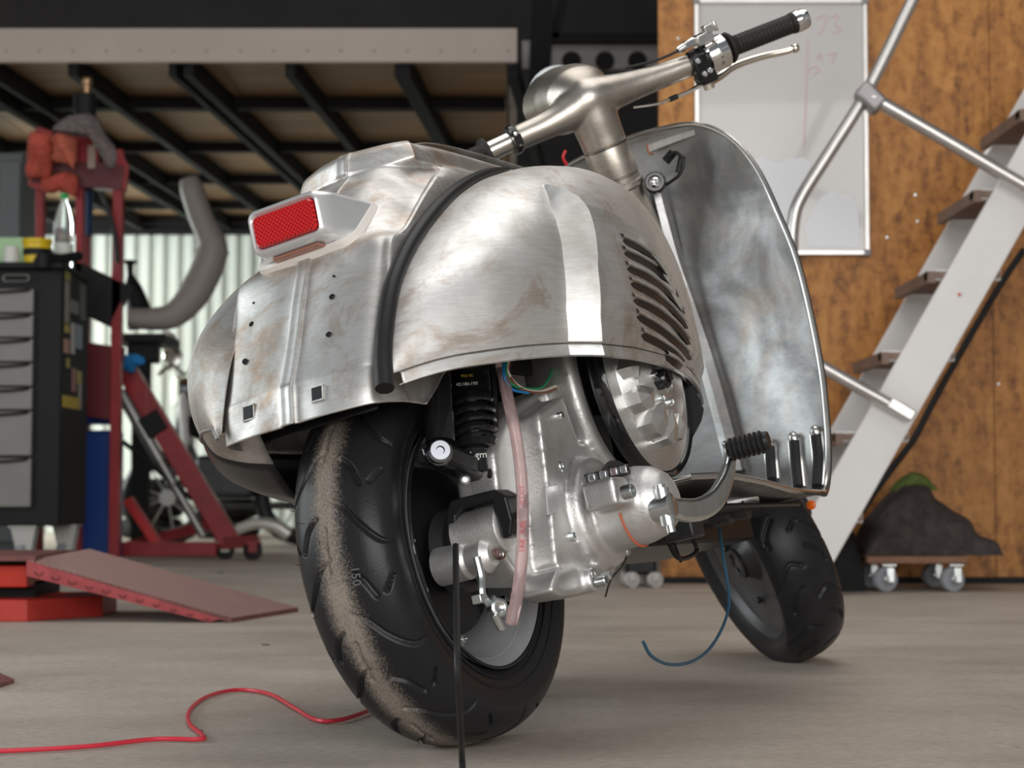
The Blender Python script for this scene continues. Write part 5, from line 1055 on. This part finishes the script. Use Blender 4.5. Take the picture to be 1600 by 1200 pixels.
# motorcycle parked at the far wall
YM = 11.6
mo = thing('parked_motorcycle', 'dark parked motorcycle with round chrome mirrors near the white far wall', 'motorcycle', (at(330, 850, YM)[0], YM, 0))
for px, r_ in ((262, .29), (470, .29)):
    X = at(px, 800, YM)[0]; A = np.linspace(0, 2*math.pi, 40, endpoint=False); m = MB(); m.tube(np.stack([X+(r_-.05)*np.cos(A), np.full(40, YM), r_+(r_-.05)*np.sin(A)], 1), .05, 12, closed=True); W(m.build('tyre', black_rub, mo))
    m = MB(); m.lathe((X, YM, r_), (0, 1, 0), [(-.03, .03), (-.03, .05), (.03, .05), (.03, .03)], 20); 
    for k in range(9): aa = k*2*math.pi/9; m.tube([(X+.04*math.cos(aa), YM, r_+.04*math.sin(aa)), (X+.21*math.cos(aa), YM, r_+.21*math.sin(aa))], .006, 6)
    W(m.build('wheel', M_cast, mo))
m = MB(); m.tube([at(262, 780, YM), at(285, 640, YM), at(292, 600, YM)], .03, 10); m.tube([at(292, 660, YM), at(380, 700, YM), at(470, 785, YM)], .03, 10); m.tube([at(292, 690, YM), at(340, 790, YM), at(470, 790, YM)], .025, 10); W(m.build('frame', dark_metal, mo))
m = MB(); m.ball(at(345, 665, YM), .14, 18, (1.6, .9, .8)); W(m.build('tank', M_cab, mo)); m = MB(); m.box(at(355, 745, YM), (.36, .24, .26)); W(m.build('engine', dark_metal, mo, bevel=.03))
m = MB(); m.ball(at(400, 650, YM)+np.array([.1, 0, .02]), .1, 14, (2.4, 1, .5)); W(m.build('saddle', black_rub, mo))
m = MB(); m.lathe(at(280, 610, YM), (-1, -.5, 0), [(-.1, .03), (-.04, .085), (.02, .095), (.03, .09), (.034, 0)], 24); W(m.build('headlamp', chrome, mo))
m = MB(); m.tube(cr([at(px, py, Y_) for px, py, Y_ in ((248, 585, YM-.3), (268, 572, YM-.2), (290, 585, YM), (300, 572, YM+.25))], 16), .014, 8); W(m.build('handlebar', chrome, mo))
for px, py, rr_, Y_ in ((262, 531, .055, YM-.3), (270, 556, .06, YM-.1)):
    m = MB(); m.lathe(at(px, py, Y_), unit((.3, -1, .2)), [(-.03, .02), (-.01, rr_*.9), (0, rr_), (.006, rr_*.95), (.007, 0)], 24); m.tube([at(px, py, Y_)+np.array([0, .03, 0]), at(px+4, 580, Y_+.1)], .007, 6); W(m.build('mirror', chrome, mo))
m = MB(); m.tube(cr([at(px, py, YM-.25) for px, py in ((370, 828), (400, 818), (430, 822), (452, 836))], 16), np.linspace(.03, .045, 16), 12); W(m.build('silencer', mat('pale_silencer', (.62, .60, .57), .6, .35), mo))
m = MB(); m.prism([at(px, py, YM-.12) for px, py in ((276, 620), (290, 612), (294, 690), (284, 712))], (0, .24, 0)); W(m.build('leg_guard', M_white, mo, bevel=.02))
# tyre-shaped stand-ins for unidentified dark clutter by the far wall
M_old = mat('clutter_black', (.020, .019, .018), 0, .85, .3, 20)
t0_ = None
for px, who in ((236, 'left'), (356, 'right')):
    for j, lv_ in enumerate(('lowest', 'second lowest', 'topmost')):
        X = at(px, 800, 13.2)[0]
        if t0_ is None:
            A = np.linspace(0, 2*math.pi, 28, endpoint=False); m = MB(); m.tube(np.stack([.165*np.cos(A), .165*np.sin(A), np.zeros(28)], 1), .068, 12, closed=True); t0_ = m.build('clutter_ring', M_old); o = t0_
        else: o = t0_.copy(); col.objects.link(o)
        o.location = (X, 13.2, .07+j*.139); tag(o, lv_+' black stand-in for clutter in the '+who+' stack by the white far wall', 'tyre', 'stand-ins for dark clutter by the far wall')
# grey lockers at the far left
m = MB(); a, b_ = at(-120, 238, 10.4), at(36, 300, 10.4); m.box(((a[0]+b_[0])/2, 10.6, a[2]/2), (b_[0]-a[0], .4, a[2])); lk_ = m.build('storage_locker', mat('locker_grey', (.17, .19, .20), .1, .5, .1, 3), bevel=.01); tag(lk_, 'tall grey storage locker at the far left behind the press', 'locker')
m = MB(); 
for k in range(4): 
    X = a[0]+(b_[0]-a[0])*(k+.5)/4; m = MB(); m.box((X, 10.39, a[2]/2), ((b_[0]-a[0])/4-.02, .02, a[2]-.1)); m.build('door', mat('locker_door', (.19, .21, .22), .1, .45) if k == 0 else bpy.data.materials['locker_door'], lk_, bevel=.006)

# ------------------------------------------------------------------ red lift ramp on the floor
n0, n1 = gr(362, 973), gr(466, 956); Yn, Yf_ = n0[1], n1[1]
t0, t1 = at(42, 876, Yn), at(140, 858, Yf_)
lift = thing('lift_table', 'red motorcycle lift table end with a sloping chequer plate ramp', 'lift', (t0[0], (Yn+Yf_)/2, 0))
M_plate = mat('worn_red_plate', (.20, .075, .07), .2, .5, .35, 12)
m = MB(); th_ = np.array([0, 0, -.012]); m.add([n0+np.array([0, 0, .012]), n1+np.array([0, 0, .012]), t1, t0, n0, n1, t1+th_*3, t0+th_*3], [(0, 1, 2, 3), (7, 6, 5, 4), (0, 4, 5, 1), (1, 5, 6, 2), (2, 6, 7, 3), (3, 7, 4, 0)]); rp = W(m.build('ramp_plate', M_plate, lift, smooth=0))
tx = unit(n0-t0); wy = (n1-n0)
m = MB(); L_ = np.linalg.norm(n0-t0); nrm_ = unit(np.cross(tx, wy)); nrm_ = nrm_ if nrm_[2] > 0 else -nrm_
nu, nvv = 58, 34
for i in range(nu):
    for j in range(nvv):
        s0 = (i+.5)/nu; v0 = (j+.5)/nvv; p = (t0*(1-s0)+(n0+np.array([0, 0, .012]))*s0)*(1-v0)+(t1*(1-s0)+(n1+np.array([0, 0, .012]))*s0)*v0
        dx = unit(tx+unit(wy)*(1 if (i+j) % 2 else -1)); dy_ = np.cross(nrm_, dx); l_, w_ = .0085, .0024
        m.add([p-dx*l_, p-dy_*w_, p+dx*l_, p+dy_*w_, p+nrm_*.0034], [(0, 1, 4), (1, 2, 4), (2, 3, 4), (3, 0, 4)])
tp = m.build('tread_lozenges', mat('worn_edges', (.44, .29, .265), .4, .4), rp, smooth=0); tp['kind'] = 'stuff'
# folded front edge of the ramp with pressed marks
d0 = np.array([0, -.004, 0]); m = MB(); hh_ = .040
m.prism([t0+d0, n0+d0+np.array([-.03, 0, .010]), n0+d0+np.array([-.06, 0, .002]), t0+d0+np.array([0, 0, -hh_])], (0, .006, 0)); W(m.build('side_flange', M_redp, lift, smooth=0))
for k in range(11):
    s0 = .06+k*.082; p = t0*(1-s0)+n0*s0+d0+np.array([0, -.002, -.018*(1-s0*.8)]); m = MB(); r_ = .012*(1-.5*s0); m.tube([p+np.array([r_*math.cos(a_), 0, r_*math.sin(a_)]) for a_ in np.linspace(math.pi*1.05, math.pi*1.9, 8)], .0018, 5); W(m.build('pressed_mark', mat('dark_red_mark', (.16, .03, .035), 0, .5) if k == 0 else bpy.data.materials['dark_red_mark'], lift))
m = MB(); m.box((t0[0]-.6, (Yn+Yf_)/2+.02, t0[2]+.006), (1.24, Yf_-Yn+.02, .014)); W(m.build('platform', M_plate, lift, smooth=0))
xb1 = at(38, 900, Yn+.06)[0]; m = MB(); m.box((xb1-.5, (Yn+Yf_)/2+.06, t0[2]*.72), (1.0, Yf_-Yn-.06, t0[2]*.36)); W(m.build('upper_frame', mat('orange_red_paint', (.62, .04, .02), 0, .4, .15, 6), lift, smooth=0, bevel=.004))
xb2 = at(158, 940, Yn+.22)[0]; zl = .058; m = MB(); m.prism([(xb2-1.3, Yn+.03, 0), (at(42, 950, Yn+.03)[0], Yn+.03, 0), (xb2, Yn+.24, 0), (xb2, Yf_, 0), (xb2-1.3, Yf_, 0)], (0, 0, zl)); W(m.build('base_frame', mat('base_red', (.50, .045, .035), 0, .45, .15, 6), lift, smooth=0, bevel=.004))
m = MB(); m.box((xb1-.5, (Yn+Yf_)/2+.1, .075), (1.0, Yf_-Yn-.14, .05)); W(m.build('gap_shade_block', M_cab, lift, smooth=0))  # black block added to darken the gap between the two frames
# corner of a second red plate at the left edge
q = [gr(-170, 1052), gr(-90, 1018), gr(22, 1068), gr(-10, 1078), gr(-150, 1100)]
m = MB(); m.prism(q, (0, 0, .008)); tag(m.build('ramp_plate', M_plate, smooth=0), 'corner of a flat red plate on the floor at the left edge', 'plate')
# red cable on the floor
P = cr([gr(px, py, .005) for px, py in ((-160, 1182), (-60, 1176), (60, 1171), (150, 1165), (240, 1155), (308, 1155), (318, 1150), (296, 1130), (298, 1108), (325, 1088), (370, 1078), (420, 1084), (460, 1106), (495, 1125), (535, 1124), (585, 1107), (640, 1085))], 120)
m = MB(); m.tube(P, .0034, 8); tag(m.build('red_cable', mat('red_cable', (.62, .035, .06), 0, .35)), 'thin red cable curling across the concrete floor to the rear tyre', 'cable')
for i, (px, py, s_) in enumerate(((415, 1008, .006), (345, 895, .010), (310, 1142, .004))):
    c_ = gr(px, py); m = MB(); m.prism([c_+np.array([s_*math.cos(a_)*1.6, s_*math.sin(a_), 0]) for a_ in (0, 1.1, 2.3, 3.4, 4.4, 5.3)], (0, 0, s_*.3)); tag(m.build('dirt_flake', black_rub, smooth=0), ('small dark flake on the floor left of the rear tyre', 'dark crumb on the floor beyond the red ramp', 'tiny crumb on the floor beside the red cable')[i], 'flake')
